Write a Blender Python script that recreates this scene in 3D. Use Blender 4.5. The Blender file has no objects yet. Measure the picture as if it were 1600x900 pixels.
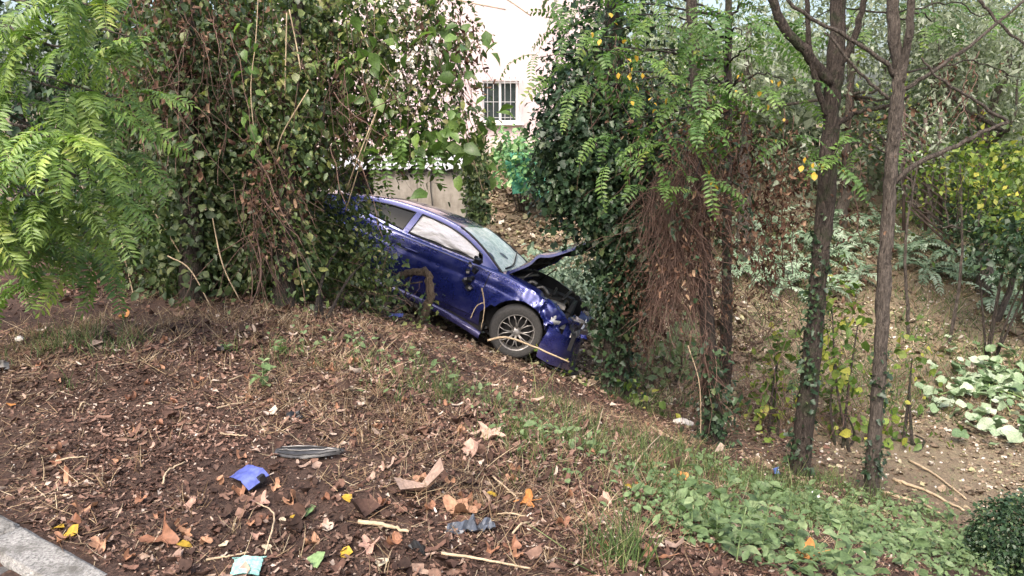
import bpy, bmesh, math, random
import numpy as np
from mathutils import Vector, Matrix, noise

random.seed(7)
rng = np.random.default_rng(7)
SC = bpy.context.scene
COL = SC.collection
PI = math.pi

# ---------------------------------------------------------------- camera, sky, sun, exposure
CAM_H = 1.65
PITCH = math.radians(13.0)
cam_data = bpy.data.cameras.new('camera')
cam_data.sensor_width = 36.0
cam_data.lens = 27.0
cam_data.clip_end = 600.0
cam = bpy.data.objects.new('camera', cam_data)
cam.location = (0, 0, CAM_H)
cam.rotation_euler = (PI / 2 - PITCH, 0, 0)
COL.objects.link(cam)
SC.camera = cam

SUN_EL, SUN_AZ = math.radians(52), math.radians(200)     # azimuth: 0 = +Y, clockwise; behind the camera, to the left
world = bpy.data.worlds.new('World')
SC.world = world
world.use_nodes = True
wn = world.node_tree
for n in list(wn.nodes):
    wn.nodes.remove(n)
sky = wn.nodes.new('ShaderNodeTexSky')
sky.sky_type = 'NISHITA'
sky.sun_disc = False
sky.sun_elevation = SUN_EL
sky.sun_rotation = SUN_AZ
sky.air_density = 1.0
sky.dust_density = 6.0
sky.ozone_density = 0.6
bg = wn.nodes.new('ShaderNodeBackground')
bg.inputs['Strength'].default_value = 0.15
wo = wn.nodes.new('ShaderNodeOutputWorld')
wn.links.new(sky.outputs[0], bg.inputs[0])
wn.links.new(bg.outputs[0], wo.inputs[0])

sun_data = bpy.data.lights.new('sun', 'SUN')
sun_data.energy = 1.0
sun_data.angle = math.radians(28)
sun_data.color = (1.0, 0.96, 0.9)
sun = bpy.data.objects.new('sun', sun_data)
sd = Vector((math.sin(SUN_AZ) * math.cos(SUN_EL), math.cos(SUN_AZ) * math.cos(SUN_EL), math.sin(SUN_EL)))
sun.rotation_euler = (-sd).to_track_quat('-Z', 'Y').to_euler()
sun.location = sd * 30
COL.objects.link(sun)

SC.view_settings.view_transform = 'Standard'
SC.view_settings.look = 'None'
SC.view_settings.gamma = 1.0
SC.view_settings.use_curve_mapping = False
SC.view_settings.exposure = 1.62

# ---------------------------------------------------------------- survey helpers
F = 1200.0
cp_, sp_ = math.cos(PITCH), math.sin(PITCH)


def at(px, py, d):
    """a world point that stands d metres ahead in the surveyed direction"""
    u = (px - 800) / F
    v = (450 - py) / F
    D = np.array([u, cp_ + v * sp_, -sp_ + v * cp_])
    return np.array([0, 0, CAM_H]) + D * (d / D[1])


def softplus(x, k):
    return np.logaddexp(0, np.asarray(x, float) * k) / k


def terrain(x, y):
    x = np.asarray(x, float)
    y = np.asarray(y, float)
    s = 0.85 * (x - 0.15) + 0.53 * (y - 3.43) - 0.15 * softplus(-x - 4, 1.0)
    h1 = -0.48 * softplus(s, 3.0) + 0.03 * np.clip(-s, 0, 2)
    h2 = -2.15 + 0.33 * softplus(y - 11.4, 1.6) - 0.19 * softplus(y - 18, 1.2) - 0.14 * softplus(y - 27, 1.0) - 0.03 * softplus(x - 5, 1.0)
    return np.logaddexp(4 * h1, 4 * h2) / 4


def bumps(x, y):
    out = np.empty(len(x))
    for i in range(len(x)):
        p = Vector((x[i], y[i], 0))
        out[i] = 0.035 * noise.noise(p * 1.3) + 0.022 * noise.noise(p * 4.1) + 0.012 * noise.noise(p * 11) + 0.006 * noise.noise(p * 29)
    return out


def hz(x, y):
    x = np.atleast_1d(np.asarray(x, float))
    y = np.atleast_1d(np.asarray(y, float))
    return terrain(x, y) + bumps(x, y)


def ground(px, py, dz=0.0):
    u = (px - 800) / F
    v = (450 - py) / F
    D = np.array([u, cp_ + v * sp_, -sp_ + v * cp_])
    t = np.linspace(1.0, 45, 6000)
    X = t * D[0]
    Y = t * D[1]
    Z = CAM_H + t * D[2]
    hit = np.nonzero(Z < terrain(X, Y))[0]
    i = hit[0] if len(hit) else -1
    z = hz(X[i], Y[i])[0]
    return np.array([X[i], Y[i], z + dz])


# ---------------------------------------------------------------- mesh helpers
class MB:
    def __init__(self):
        self.V, self.F, self.Mi, self.n = [], [], [], 0
        self.flat = False

    def add(self, v, f, mat=0):
        v = np.asarray(v, float).reshape(-1, 3)
        f = np.asarray(f, int)
        self.V.append(v)
        self.F.append(f + self.n)
        self.Mi.append(mat)
        self.n += len(v)
        return self

    def mesh(self, name, mats, smooth=False):
        me = bpy.data.meshes.new(name)
        V = np.concatenate(self.V) if self.V else np.zeros((0, 3))
        me.vertices.add(len(V))
        me.vertices.foreach_set('co', V.ravel().astype(np.float32))
        loops, starts, mi, c = [], [], [], 0
        for f, m in zip(self.F, self.Mi):
            k = f.shape[1]
            loops.append(f.ravel())
            starts.append(c + np.arange(len(f)) * k)
            mi.append(np.full(len(f), m))
            c += f.size
        loops = np.concatenate(loops)
        starts = np.concatenate(starts)
        mi = np.concatenate(mi)
        me.loops.add(len(loops))
        me.loops.foreach_set('vertex_index', loops.astype(np.int32))
        me.polygons.add(len(starts))
        me.polygons.foreach_set('loop_start', starts.astype(np.int32))
        if not isinstance(mats, (list, tuple)):
            mats = [mats]
        for m in mats:
            me.materials.append(m)
        me.polygons.foreach_set('material_index', mi.astype(np.int32))
        me.update(calc_edges=True)
        me.validate()
        me.polygons.foreach_set('use_smooth', np.full(len(me.polygons), not self.flat))
        return me

    def build(self, name, mats, parent=None, smooth=False, **kw):
        return obj(name, self.mesh(name, mats, smooth), parent, **kw)


def obj(name, me, parent=None, local=False, loc=None, rot=None, scale=None, **props):
    o = bpy.data.objects.new(name, me)
    COL.objects.link(o)
    if loc is not None:
        o.location = loc
    if rot is not None:
        o.rotation_euler = rot
    if scale is not None:
        o.scale = (scale,) * 3 if np.isscalar(scale) else scale
    if parent is not None:
        o.parent = parent
        if not local:
            o.matrix_parent_inverse = BASE[parent.name].inverted()
    for k, v in props.items():
        o[k] = v
    return o


BASE = {}


def thing(name, label, cat, loc=(0, 0, 0), rot=(0, 0, 0), group=None):
    o = bpy.data.objects.new(name, None)
    o.empty_display_size = 0.1
    COL.objects.link(o)
    o.location = Vector(loc)
    o.rotation_euler = rot
    o['label'] = label
    o['category'] = cat
    if group:
        o['group'] = group
    BASE[o.name] = Matrix.LocRotScale(Vector(loc), o.rotation_euler, None)
    return o


def tag(o, label, cat, group=None):
    o['label'] = label
    o['category'] = cat
    if group:
        o['group'] = group
    return o


def unit(a):
    return a / np.maximum(np.linalg.norm(a, axis=-1, keepdims=True), 1e-9)


def frames(dirs, norms):
    d = unit(dirs)
    n = norms - (norms * d).sum(-1, keepdims=True) * d
    n = unit(n)
    s = np.cross(d, n)
    return np.stack([s, d, n], -1)


def scatter(mb, tv, tf, pos, R, sc, mat=0):
    pos = np.asarray(pos, float)
    N = len(pos)
    sc = np.asarray(sc, float)
    if sc.ndim == 1:
        sc = sc[:, None]
    loc = tv[None] * sc[:, None, :] if sc.shape[1] == 3 else tv[None] * sc[:, :, None]
    v = np.einsum('nij,nmj->nmi', R, loc) + pos[:, None]
    f = tf[None] + (np.arange(N) * len(tv))[:, None, None]
    mb.add(v.reshape(-1, 3), f.reshape(-1, tf.shape[1]), mat)


def tube(mb, pts, rad, sides=6, mat=0, cap=True, wob=0.0):
    pts = np.asarray(pts, float)
    n = len(pts)
    rad = np.full(n, rad, float) if np.isscalar(rad) else np.asarray(rad, float)
    t = unit(np.gradient(pts, axis=0))
    ref = np.array([0.0, 0, 1]) if abs(t[0][2]) < 0.9 else np.array([1.0, 0, 0])
    a = np.cross(t[0], ref)
    a /= np.linalg.norm(a)
    A = []
    for i in range(n):
        a = a - t[i] * (a @ t[i])
        a /= np.linalg.norm(a)
        A.append(a)
    A = np.array(A)
    B = np.cross(t, A)
    th = np.arange(sides) * 2 * PI / sides
    r = rad[:, None] * (1 + wob * rng.normal(size=(n, sides)))
    v = pts[:, None] + r[:, :, None] * (np.cos(th)[None, :, None] * A[:, None] + np.sin(th)[None, :, None] * B[:, None])
    i = np.arange(n - 1)[:, None] * sides
    j = np.arange(sides)[None]
    k = (j + 1) % sides
    f = np.stack([i + j, i + k, i + sides + k, i + sides + j], -1).reshape(-1, 4)
    base = mb.n
    mb.add(v.reshape(-1, 3), f, mat)
    if cap:
        for e, rev in ((0, True), (n - 1, False)):
            ring = base + e * sides + np.arange(sides)
            tri = np.array([[ring[0], ring[q], ring[q + 1]] for q in range(1, sides - 1)])
            mb.F.append(tri[:, ::-1] if rev else tri)
            mb.Mi.append(mat)


def smooth_path(ctrl, n=24, jit=0.0):
    c = np.asarray(ctrl, float)
    m = len(c)
    if m == 2:
        t = np.linspace(0, 1, n)[:, None]
        p = c[0] * (1 - t) + c[1] * t
    else:
        e = np.vstack([2 * c[0] - c[1], c, 2 * c[-1] - c[-2]])
        u = np.linspace(0, m - 1 - 1e-6, n)
        i = u.astype(int)
        t = (u - i)[:, None]
        p0, p1, p2, p3 = e[i], e[i + 1], e[i + 2], e[i + 3]
        p = 0.5 * ((2 * p1) + (-p0 + p2) * t + (2 * p0 - 5 * p1 + 4 * p2 - p3) * t ** 2 + (-p0 + 3 * p1 - 3 * p2 + p3) * t ** 3)
    if jit:
        w = rng.normal(size=(n, 3)) * jit
        w[0] = 0
        p = p + w
    return p


def box(mb, c, s, mat=0, R=None):
    c = np.asarray(c, float)
    s = np.asarray(s, float) / 2
    v = np.array([[x, y, z] for x in (-1, 1) for y in (-1, 1) for z in (-1, 1)], float) * s
    if R is not None:
        v = v @ np.asarray(R).T
    f = np.array([[0, 1, 3, 2], [4, 6, 7, 5], [0, 4, 5, 1], [2, 3, 7, 6], [0, 2, 6, 4], [1, 5, 7, 3]])
    mb.add(v + c, f, mat)
    mb.flat = True


def grid(mb, P, mat=0, flip=False):
    """P: (n,m,3)"""
    n, m = P.shape[:2]
    i = np.arange(n - 1)[:, None] * m
    j = np.arange(m - 1)[None]
    f = np.stack([i + j, i + m + j, i + m + j + 1, i + j + 1], -1).reshape(-1, 4)
    mb.add(P.reshape(-1, 3), f[:, ::-1] if flip else f, mat)


# leaf templates: +Y is the leaf's axis, +Z its face
LEAF_V = np.array([[0, 0, 0], [-.27, .33, .07], [0, .35, 0], [.27, .33, .07], [-.22, .68, .03], [0, .68, -.03], [.22, .68, .03], [0, 1.0, -.12]])
LEAF_F = np.array([[0, 2, 1], [0, 3, 2], [1, 2, 5], [1, 5, 4], [2, 3, 6], [2, 6, 5], [4, 5, 7], [5, 6, 7]])
KITE_V = np.array([[0, 0, 0], [-.36, .42, .09], [.36, .42, .09], [0, .5, 0], [0, 1, -.06]])
KITE_F = np.array([[0, 3, 1], [0, 2, 3], [1, 3, 4], [3, 2, 4]])
LANCE_V = np.array([[0, 0, 0], [-.12, .4, .04], [.12, .4, .04], [0, 1, -.1]])
LANCE_F = np.array([[0, 2, 1], [1, 2, 3]])
IVY_V = np.array([[0, 0, 0], [-.42, .1, .05], [-.22, .38, .02], [-.34, .62, .06], [0, 1, -.08], [.34, .62, .06], [.22, .38, .02], [.42, .1, .05], [0, .4, -.03]])
IVY_F = np.array([[8, i + 1, i] if i < 7 else [8, 0, 7] for i in range(8)])
CURL_V = np.array([[-.25, 0, .22], [.25, .02, .1], [-.4, .5, -.02], [.38, .5, .02], [-.15, 1, .25], [.2, .95, .12], [0, .5, -.1]])
CURL_F = np.array([[0, 1, 6], [1, 3, 6], [3, 5, 6], [5, 4, 6], [4, 2, 6], [2, 0, 6]])
BLADE_V = np.array([[-.5, 0, 0], [.5, 0, 0], [-.42, .45, .03], [.42, .45, .03], [-.25, .8, .12], [.25, .8, .12], [0, 1, .25]])
BLADE_F = np.array([[0, 1, 3], [0, 3, 2], [2, 3, 5], [2, 5, 4], [4, 5, 6]])


def rand_in_ball(n, shell=0.35):
    d = unit(rng.normal(size=(n, 3)))
    r = rng.random(n) ** (1 / 3 * (1 - shell) + 0.02)
    return d * r[:, None]


def foliage(mb, blobs, size, tv, tf, per=9, spread=0.11, droop=0.6, shell=0.35, mat=0, up=0.8, var=0.45):
    """blobs: (centre, radii, leaf count); leaves sit in small sprays through the volume"""
    for c, r, n in blobs:
        k = max(1, int(n / per))
        q = rand_in_ball(k, shell)
        ctr = np.asarray(c) + q * np.asarray(r)
        out = unit(q / np.asarray(r))
        idx = np.repeat(np.arange(k), per)
        p = ctr[idx] + rng.normal(size=(len(idx), 3)) * spread * np.array([.8, .8, 1.7])
        o = out[idx]
        d = o * 0.6 + rng.normal(size=p.shape) * 0.65
        d[:, 2] -= droop
        nn = o * 0.6 + rng.normal(size=p.shape) * 0.5
        nn[:, 2] += up
        sc = size * (1 + var * rng.normal(size=len(p))).clip(0.4, 1.9)
        sc = np.c_[sc * rng.uniform(.6, 1.25, len(p)), sc, sc * rng.uniform(.5, 2.2, len(p))]
        scatter(mb, tv, tf, p, frames(d, nn), sc, mat)


def tangle(mb, c, r, n, rad=0.004, length=0.9, down=0.7, segs=7, mat=0, sides=3, wander=.28):
    """thin dry stems wandering through a volume"""
    for i in range(n):
        p = np.asarray(c) + rand_in_ball(1, 0.0)[0] * np.asarray(r)
        d = rng.normal(size=3)
        d[2] -= down * 1.5 * (.28 / wander) ** 1.5
        d /= np.linalg.norm(d)
        pts = [p]
        L = length * rng.uniform(0.4, 1.3) / segs
        for s in range(segs):
            d = d + rng.normal(size=3) * wander
            d[2] -= 0.06 * down
            d /= np.linalg.norm(d)
            pts.append(pts[-1] + d * L)
        rr = rad * rng.uniform(0.5, 1.5)
        tube(mb, pts, np.linspace(rr, rr * 0.5, len(pts)), sides, mat, cap=False)


# ---------------------------------------------------------------- materials
def new_mat(name):
    m = bpy.data.materials.new(name)
    m.use_nodes = True
    nt = m.node_tree
    return m, nt, nt.nodes['Principled BSDF']


def N(nt, t, **kw):
    n = nt.nodes.new(t)
    for k, v in kw.items():
        if k in n.inputs:
            n.inputs[k].default_value = v
        else:
            setattr(n, k, v)
    return n


def ramp(nt, fac, stops, interp='LINEAR'):
    r = nt.nodes.new('ShaderNodeValToRGB')
    e = r.color_ramp.elements
    r.color_ramp.interpolation = interp
    while len(e) < len(stops):
        e.new(0.5)
    for i, (p, c) in enumerate(stops):
        e[i].position = p
        e[i].color = (*c, 1)
    nt.links.new(fac, r.inputs[0])
    return r.outputs[0]


def tex(nt, kind, scale, coord='Object', detail=6, rough=0.6, sx=None, **kw):
    tc = nt.nodes.new('ShaderNodeTexCoord')
    src = tc.outputs[coord]
    if sx:
        mp = nt.nodes.new('ShaderNodeMapping')
        mp.inputs['Scale'].default_value = sx
        nt.links.new(src, mp.inputs[0])
        src = mp.outputs[0]
    t = nt.nodes.new(kind)
    t.inputs['Scale'].default_value = scale
    if 'Detail' in t.inputs:
        t.inputs['Detail'].default_value = detail
    if 'Roughness' in t.inputs:
        t.inputs['Roughness'].default_value = rough
    for k, v in kw.items():
        setattr(t, k, v)
    nt.links.new(src, t.inputs['Vector'])
    return t


def mixc(nt, fac, a, b, mode='MIX'):
    m = nt.nodes.new('ShaderNodeMix')
    m.data_type = 'RGBA'
    m.blend_type = mode
    for sock, v in ((m.inputs[0], fac), (m.inputs[6], a), (m.inputs[7], b)):
        if hasattr(v, 'node'):
            nt.links.new(v, sock)
        elif isinstance(v, (tuple, list)):
            sock.default_value = (*v, 1)
        else:
            sock.default_value = v
    return m.outputs[2]


def bump(nt, b, h, strength=0.5, dist=0.02):
    n = nt.nodes.new('ShaderNodeBump')
    n.inputs['Strength'].default_value = strength
    n.inputs['Distance'].default_value = dist
    nt.links.new(h, n.inputs['Height'])
    nt.links.new(n.outputs[0], b.inputs['Normal'])


def leaf_mat(name, stops, trans=0.35, rough=0.5, spec=0.35, objrand=False, patch=0.5, tint=(1.0, 1.15, 0.6)):
    m, nt, b = new_mat(name)
    g = N(nt, 'ShaderNodeNewGeometry')
    fac = g.outputs['Random Per Island']
    if objrand:
        oi = N(nt, 'ShaderNodeObjectInfo')
        mm = N(nt, 'ShaderNodeMath', operation='MULTIPLY_ADD')
        mm.inputs[1].default_value = 0.35
        nt.links.new(fac, mm.inputs[0])
        m2 = N(nt, 'ShaderNodeMath', operation='MULTIPLY')
        m2.inputs[1].default_value = 0.65
        nt.links.new(oi.outputs['Random'], m2.inputs[0])
        nt.links.new(m2.outputs[0], mm.inputs[2])
        fac = mm.outputs[0]
    col = ramp(nt, fac, stops)
    if patch:
        t = N(nt, 'ShaderNodeTexNoise', Scale=1.7, Detail=3.0)
        nt.links.new(g.outputs['Position'], t.inputs['Vector'])
        pr = ramp(nt, t.outputs[0], [(0.38, (1 - patch * .6,) * 3), (0.62, (1 + patch * .3,) * 3)])
        col = mixc(nt, 1.0, col, pr, 'MULTIPLY')
    t2 = N(nt, 'ShaderNodeTexNoise', Scale=60.0, Detail=3.0)
    nt.links.new(g.outputs['Position'], t2.inputs['Vector'])
    col = mixc(nt, 1.0, col, ramp(nt, t2.outputs[0], [(0.35, (.72,) * 3), (0.65, (1.15,) * 3)]), 'MULTIPLY')
    nt.links.new(col, b.inputs['Base Color'])
    b.inputs['Roughness'].default_value = rough
    b.inputs['Specular IOR Level'].default_value = spec
    if trans:
        tr = N(nt, 'ShaderNodeBsdfTranslucent')
        nt.links.new(mixc(nt, 1.0, col, tint, 'MULTIPLY'), tr.inputs[0])
        mx = N(nt, 'ShaderNodeMixShader')
        mx.inputs[0].default_value = trans
        nt.links.new(b.outputs[0], mx.inputs[1])
        nt.links.new(tr.outputs[0], mx.inputs[2])
        nt.links.new(mx.outputs[0], nt.nodes['Material Output'].inputs[0])
    return m


def plain(name, col, rough=0.6, var=0.25, scale=12.0, bmp=0.2, dist=0.01, metal=0.0, spec=0.5, sx=None):
    m, nt, b = new_mat(name)
    t = tex(nt, 'ShaderNodeTexNoise', scale, sx=sx)
    lo = tuple(c * (1 - var) for c in col)
    hi = tuple(min(1, c * (1 + var)) for c in col)
    nt.links.new(ramp(nt, t.outputs[0], [(0.3, lo), (0.7, hi)]), b.inputs['Base Color'])
    b.inputs['Roughness'].default_value = rough
    b.inputs['Metallic'].default_value = metal
    b.inputs['Specular IOR Level'].default_value = spec
    if bmp:
        bump(nt, b, t.outputs[0], bmp, dist)
    return m


def bark_mat(name, c1, c2, moss=None):
    m, nt, b = new_mat(name)
    t = tex(nt, 'ShaderNodeTexNoise', 48, sx=(1, 1, 0.24), detail=9, rough=0.75)
    v = tex(nt, 'ShaderNodeTexVoronoi', 42, sx=(1, 1, 0.2))
    col = ramp(nt, t.outputs[0], [(0.32, c1), (0.66, c2)])
    big = tex(nt, 'ShaderNodeTexNoise', 3.0)
    col = mixc(nt, 1.0, col, ramp(nt, big.outputs[0], [(0.3, (.65,) * 3), (0.7, (1.15,) * 3)]), 'MULTIPLY')
    if moss:
        ms = tex(nt, 'ShaderNodeTexNoise', 5.0)
        col = mixc(nt, ramp(nt, ms.outputs[0], [(0.52, (0,) * 3), (0.66, (.7,) * 3)]), col, moss)
    nt.links.new(col, b.inputs['Base Color'])
    b.inputs['Roughness'].default_value = 0.9
    b.inputs['Specular IOR Level'].default_value = 0.2
    h = N(nt, 'ShaderNodeMath', operation='ADD')
    nt.links.new(t.outputs[0], h.inputs[0])
    nt.links.new(v.outputs[0], h.inputs[1])
    bump(nt, b, h.outputs[0], 1.0, 0.04)
    return m


MT = {}
MT['dark_leaf'] = leaf_mat('creeper_leaf', [(0, (.04, .065, .03)), (.5, (.075, .115, .045)), (.85, (.13, .17, .065)), (1, (.22, .24, .10))], .40, .45, .38)
MT['thicket_leaf'] = leaf_mat('thicket_leaf', [(0, (.045, .075, .03)), (.4, (.085, .135, .045)), (.75, (.15, .2, .065)), (.93, (.25, .27, .09)), (1, (.38, .34, .17))], .35, .42, .45)
MT['ivy_leaf'] = leaf_mat('ivy_leaf', [(0, (.016, .036, .019)), (.55, (.03, .06, .028)), (.9, (.055, .095, .04)), (1, (.1, .13, .05))], .15, .42, .35)
MT['dry_leaf'] = leaf_mat('dry_creeper_leaf', [(0, (.055, .028, .02)), (.5, (.11, .06, .04)), (.85, (.19, .115, .075)), (1, (.28, .19, .12))], .2, .75, .2, tint=(1, .9, .7))
MT['vine_stem'] = plain('dry_vine_stem', (.105, .062, .046), .9, .45, 9, .2)
MT['pale_stem'] = plain('pale_dry_stem', (.34, .26, .17), .85, .3, 20, .2)
MT['straw'] = leaf_mat('dry_straw', [(0, (.14, .085, .05)), (.4, (.25, .17, .10)), (.8, (.38, .29, .18)), (1, (.52, .43, .3))], .2, .8, .2, tint=(1, .95, .8))
MT['grass'] = leaf_mat('green_grass', [(0, (.05, .09, .03)), (.6, (.10, .16, .05)), (1, (.22, .25, .10))], .35, .5, .35)
MT['frond'] = leaf_mat('pinnate_leaflet', [(0, (.09, .17, .05)), (.45, (.17, .27, .065)), (.8, (.27, .37, .085)), (1, (.44, .46, .11))], .4, .42, .45, objrand=True, patch=.35)
MT['frond2'] = leaf_mat('locust_leaflet', [(0, (.06, .13, .035)), (.5, (.11, .20, .05)), (.9, (.18, .28, .07)), (1, (.34, .36, .08))], .42, .45, .4, objrand=True, patch=.4)
MT['yellow_leaf'] = leaf_mat('yellow_leaf', [(0, (.34, .20, .03)), (.6, (.5, .33, .045)), (1, (.56, .44, .11))], .35, .5, .3, patch=0, tint=(1, .95, .6))
MT['big_leaf'] = leaf_mat('climber_leaf', [(0, (.06, .115, .032)), (.5, (.11, .19, .05)), (.85, (.17, .26, .065)), (1, (.28, .33, .09))], .42, .4, .45, objrand=True, patch=.3)
MT['silver'] = leaf_mat('silver_green_leaf', [(0, (.12, .19, .11)), (.5, (.24, .33, .22)), (1, (.46, .54, .42))], .25, .5, .4, objrand=True, patch=.3, tint=(.9, 1.05, .8))
MT['pumpkin'] = leaf_mat('pumpkin_leaf', [(0, (.07, .13, .055)), (.5, (.18, .26, .13)), (1, (.52, .58, .44))], .2, .45, .45, objrand=True, patch=.2, tint=(.9, 1.05, .7))
MT['olive'] = leaf_mat('olive_leaf', [(0, (.12, .15, .095)), (.5, (.22, .26, .17)), (.85, (.35, .39, .29)), (1, (.48, .51, .43))], .4, .5, .4)
MT['yellowgreen'] = leaf_mat('yellow_green_leaf', [(0, (.07, .13, .03)), (.5, (.14, .22, .045)), (.85, (.25, .32, .06)), (1, (.5, .45, .09))], .4, .5, .35)
MT['weed'] = leaf_mat('weed_leaf', [(0, (.085, .14, .06)), (.5, (.15, .22, .095)), (1, (.29, .36, .19))], .35, .5, .35, objrand=True, patch=.2)
MT['teal'] = leaf_mat('garden_leaf', [(0, (.09, .22, .09)), (.5, (.17, .34, .14)), (1, (.3, .46, .2))], .35, .5, .4)
MT['bark'] = bark_mat('bark_grey_brown', (.035, .029, .025), (.215, .18, .152))
MT['pale_bark'] = bark_mat('bark_dead_branch', (.10, .07, .05), (.34, .26, .19))
MT['bark_moss'] = bark_mat('bark_dark', (.022, .018, .016), (.125, .1, .084), moss=(.035, .055, .022))
MT['litter'] = leaf_mat('leaf_litter', [(0, (.034, .020, .015)), (.33, (.075, .042, .031)), (.62, (.14, .076, .055)), (.84, (.21, .13, .098)), (.955, (.33, .24, .19)), (1, (.52, .44, .37))], .1, .8, .25, tint=(1, .9, .8))
MT['garden_litter'] = leaf_mat('garden_litter', [(0, (.07, .05, .037)), (.3, (.16, .115, .078)), (.6, (.3, .22, .155)), (.8, (.26, .26, .135)), (.92, (.46, .37, .28)), (1, (.58, .53, .46))], .1, .8, .25, tint=(1, .95, .8))
MT['brown_leaf'] = leaf_mat('fallen_brown_leaf', [(0, (.17, .075, .045)), (.5, (.27, .13, .075)), (1, (.40, .23, .14))], .15, .6, .35, objrand=True, patch=0, tint=(1, .9, .7))

# ================================================================ SETTING
# ---- ground: one sheet, fine near the camera
def spaced(lo, hi, flo, fhi, step, grow):
    a = list(np.arange(flo, fhi, step))
    d, v = step, a[-1]
    while v < hi:
        d = min(d * grow, 9)
        v += d
        a.append(v)
    d, v = step, a[0]
    while v > lo:
        d = min(d * grow, 9)
        v -= d
        a.insert(0, v)
    return np.array(a)


gx = spaced(-140, 140, -3.2, 4.2, 0.05, 1.05)
gy = spaced(-40, 260, 2.1, 8.5, 0.05, 1.035)
GX, GY = np.meshgrid(gx, gy, indexing='ij')
fx, fy = GX.ravel(), GY.ravel()
near = (np.abs(fx) < 14) & (fy > -1) & (fy < 24)
gz = terrain(fx, fy)
gz[near] += bumps(fx[near], fy[near])
m_ground, nt, b = new_mat('soil')
n1 = tex(nt, 'ShaderNodeTexNoise', 3.0, detail=8, rough=.7)
n2 = tex(nt, 'ShaderNodeTexNoise', 55.0, detail=6, rough=.75)
n3 = tex(nt, 'ShaderNodeTexNoise', 16.0, detail=6, rough=.7)
soil = ramp(nt, n1.outputs[0], [(.3, (.05, .031, .025)), (.7, (.098, .064, .05))])
fine = ramp(nt, n2.outputs[0], [(.35, (.55,) * 3), (.55, (1,) * 3), (.72, (1.9, 1.75, 1.6))])
soil = mixc(nt, 1.0, soil, fine, 'MULTIPLY')
gard = ramp(nt, n3.outputs[0], [(.3, (.11, .082, .058)), (.5, (.21, .165, .115)), (.7, (.2, .19, .11))])
gard = mixc(nt, 1.0, gard, fine, 'MULTIPLY')
za = N(nt, 'ShaderNodeAttribute', attribute_name='zone')
nt.links.new(mixc(nt, za.outputs['Fac'], soil, gard), b.inputs['Base Color'])
b.inputs['Roughness'].default_value = .95
b.inputs['Specular IOR Level'].default_value = .15
bump(nt, b, n2.outputs[0], .9, .02)
mb = MB()
grid(mb, np.stack([fx, fy, gz], -1).reshape(len(gx), len(gy), 3))
go = mb.build('ground', m_ground, smooth=True, kind='structure')
zone = 1 / (1 + np.exp(-(0.85 * (fx - 0.15) + 0.53 * (fy - 3.43) - 5.0) * 2.2)) / (1 + np.exp(-(fx - 1.6) * 1.6))
zone = np.maximum(zone, .8 / (1 + np.exp(-(fy - 13.2) * 2)))
at_ = go.data.attributes.new('zone', 'FLOAT', 'POINT')
at_.data.foreach_set('value', zone.astype(np.float32))

# ---- kerb in the lower left corner: concrete kerb stones
m_kerb, nt, b = new_mat('kerb_concrete')
k1 = tex(nt, 'ShaderNodeTexNoise', 90, detail=8, rough=.8)
k2 = tex(nt, 'ShaderNodeTexNoise', 7, detail=5)
kc = ramp(nt, k1.outputs[0], [(.36, (.035, .034, .032)), (.47, (.17, .165, .155)), (.66, (.38, .37, .35))])
kc = mixc(nt, ramp(nt, k2.outputs[0], [(.46, (0,) * 3), (.62, (.85,) * 3)]), kc, (.07, .065, .055))
nt.links.new(kc, b.inputs['Base Color'])
b.inputs['Roughness'].default_value = .9
bump(nt, b, k1.outputs[0], .8, .006)
kA = ground(-10, 795)
kB = ground(190, 905)
kd = (kB - kA)
kd[2] = 0
kd /= np.linalg.norm(kd)
kn = np.array([kd[1], -kd[0], 0])
if kn[1] > 0:
    kn = -kn                                   # towards the road, i.e. the camera
kerb = bpy.data.objects.new('kerb', None)
COL.objects.link(kerb)
kerb['kind'] = 'structure'
BASE['kerb'] = Matrix.Identity(4)
for i in range(-3, 4):
    a = kA + kd * (i * 1.0 + .26)
    L, Wd = .985, .17
    bm = bmesh.new()
    vs = []
    for (u, w, z) in ((0, 0, -.2), (L, 0, -.2), (L, Wd, -.2), (0, Wd, -.2), (0, .012, .075), (L, .012, .075), (L, Wd, .075), (0, Wd, .075)):
        p = a + kd * u + kn * w
        vs.append(bm.verts.new((p[0], p[1], z)))
    for f in ((3, 2, 1, 0), (4, 5, 6, 7), (0, 1, 5, 4), (1, 2, 6, 5), (2, 3, 7, 6), (3, 0, 4, 7)):
        bm.faces.new([vs[q] for q in f])
    bmesh.ops.bevel(bm, geom=bm.edges[:], offset=.014, segments=3, affect='EDGES')
    bmesh.ops.subdivide_edges(bm, edges=[e for e in bm.edges if e.calc_length() > .1], cuts=14, use_grid_fill=True)
    for v in bm.verts:
        n_ = noise.noise(v.co * 22) * .004 + noise.noise(v.co * 6) * .004
        v.co.z += n_
    bm.normal_update()
    me = bpy.data.meshes.new('kerb_stone')
    bm.to_mesh(me)
    bm.free()
    me.materials.append(m_kerb)
    me.polygons.foreach_set('use_smooth', np.ones(len(me.polygons), bool))
    obj('kerb_stone', me, kerb)
# road behind the kerb (under the camera)
m_road = plain('asphalt', (.06, .058, .056), .9, .5, 120, .6, .006)
mb = MB()
r0 = kA + kn * .17
v = [r0 - kd * 12, r0 + kd * 12, r0 + kd * 12 + kn * 12, r0 - kd * 12 + kn * 12]
v = np.array(v)
v[:, 2] = .02 + 0.02
# road sits under the kerb's lip and just above the soil
mb.add(v, [[0, 1, 2, 3]])
road = mb.build('road', m_road, kind='structure')

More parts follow.
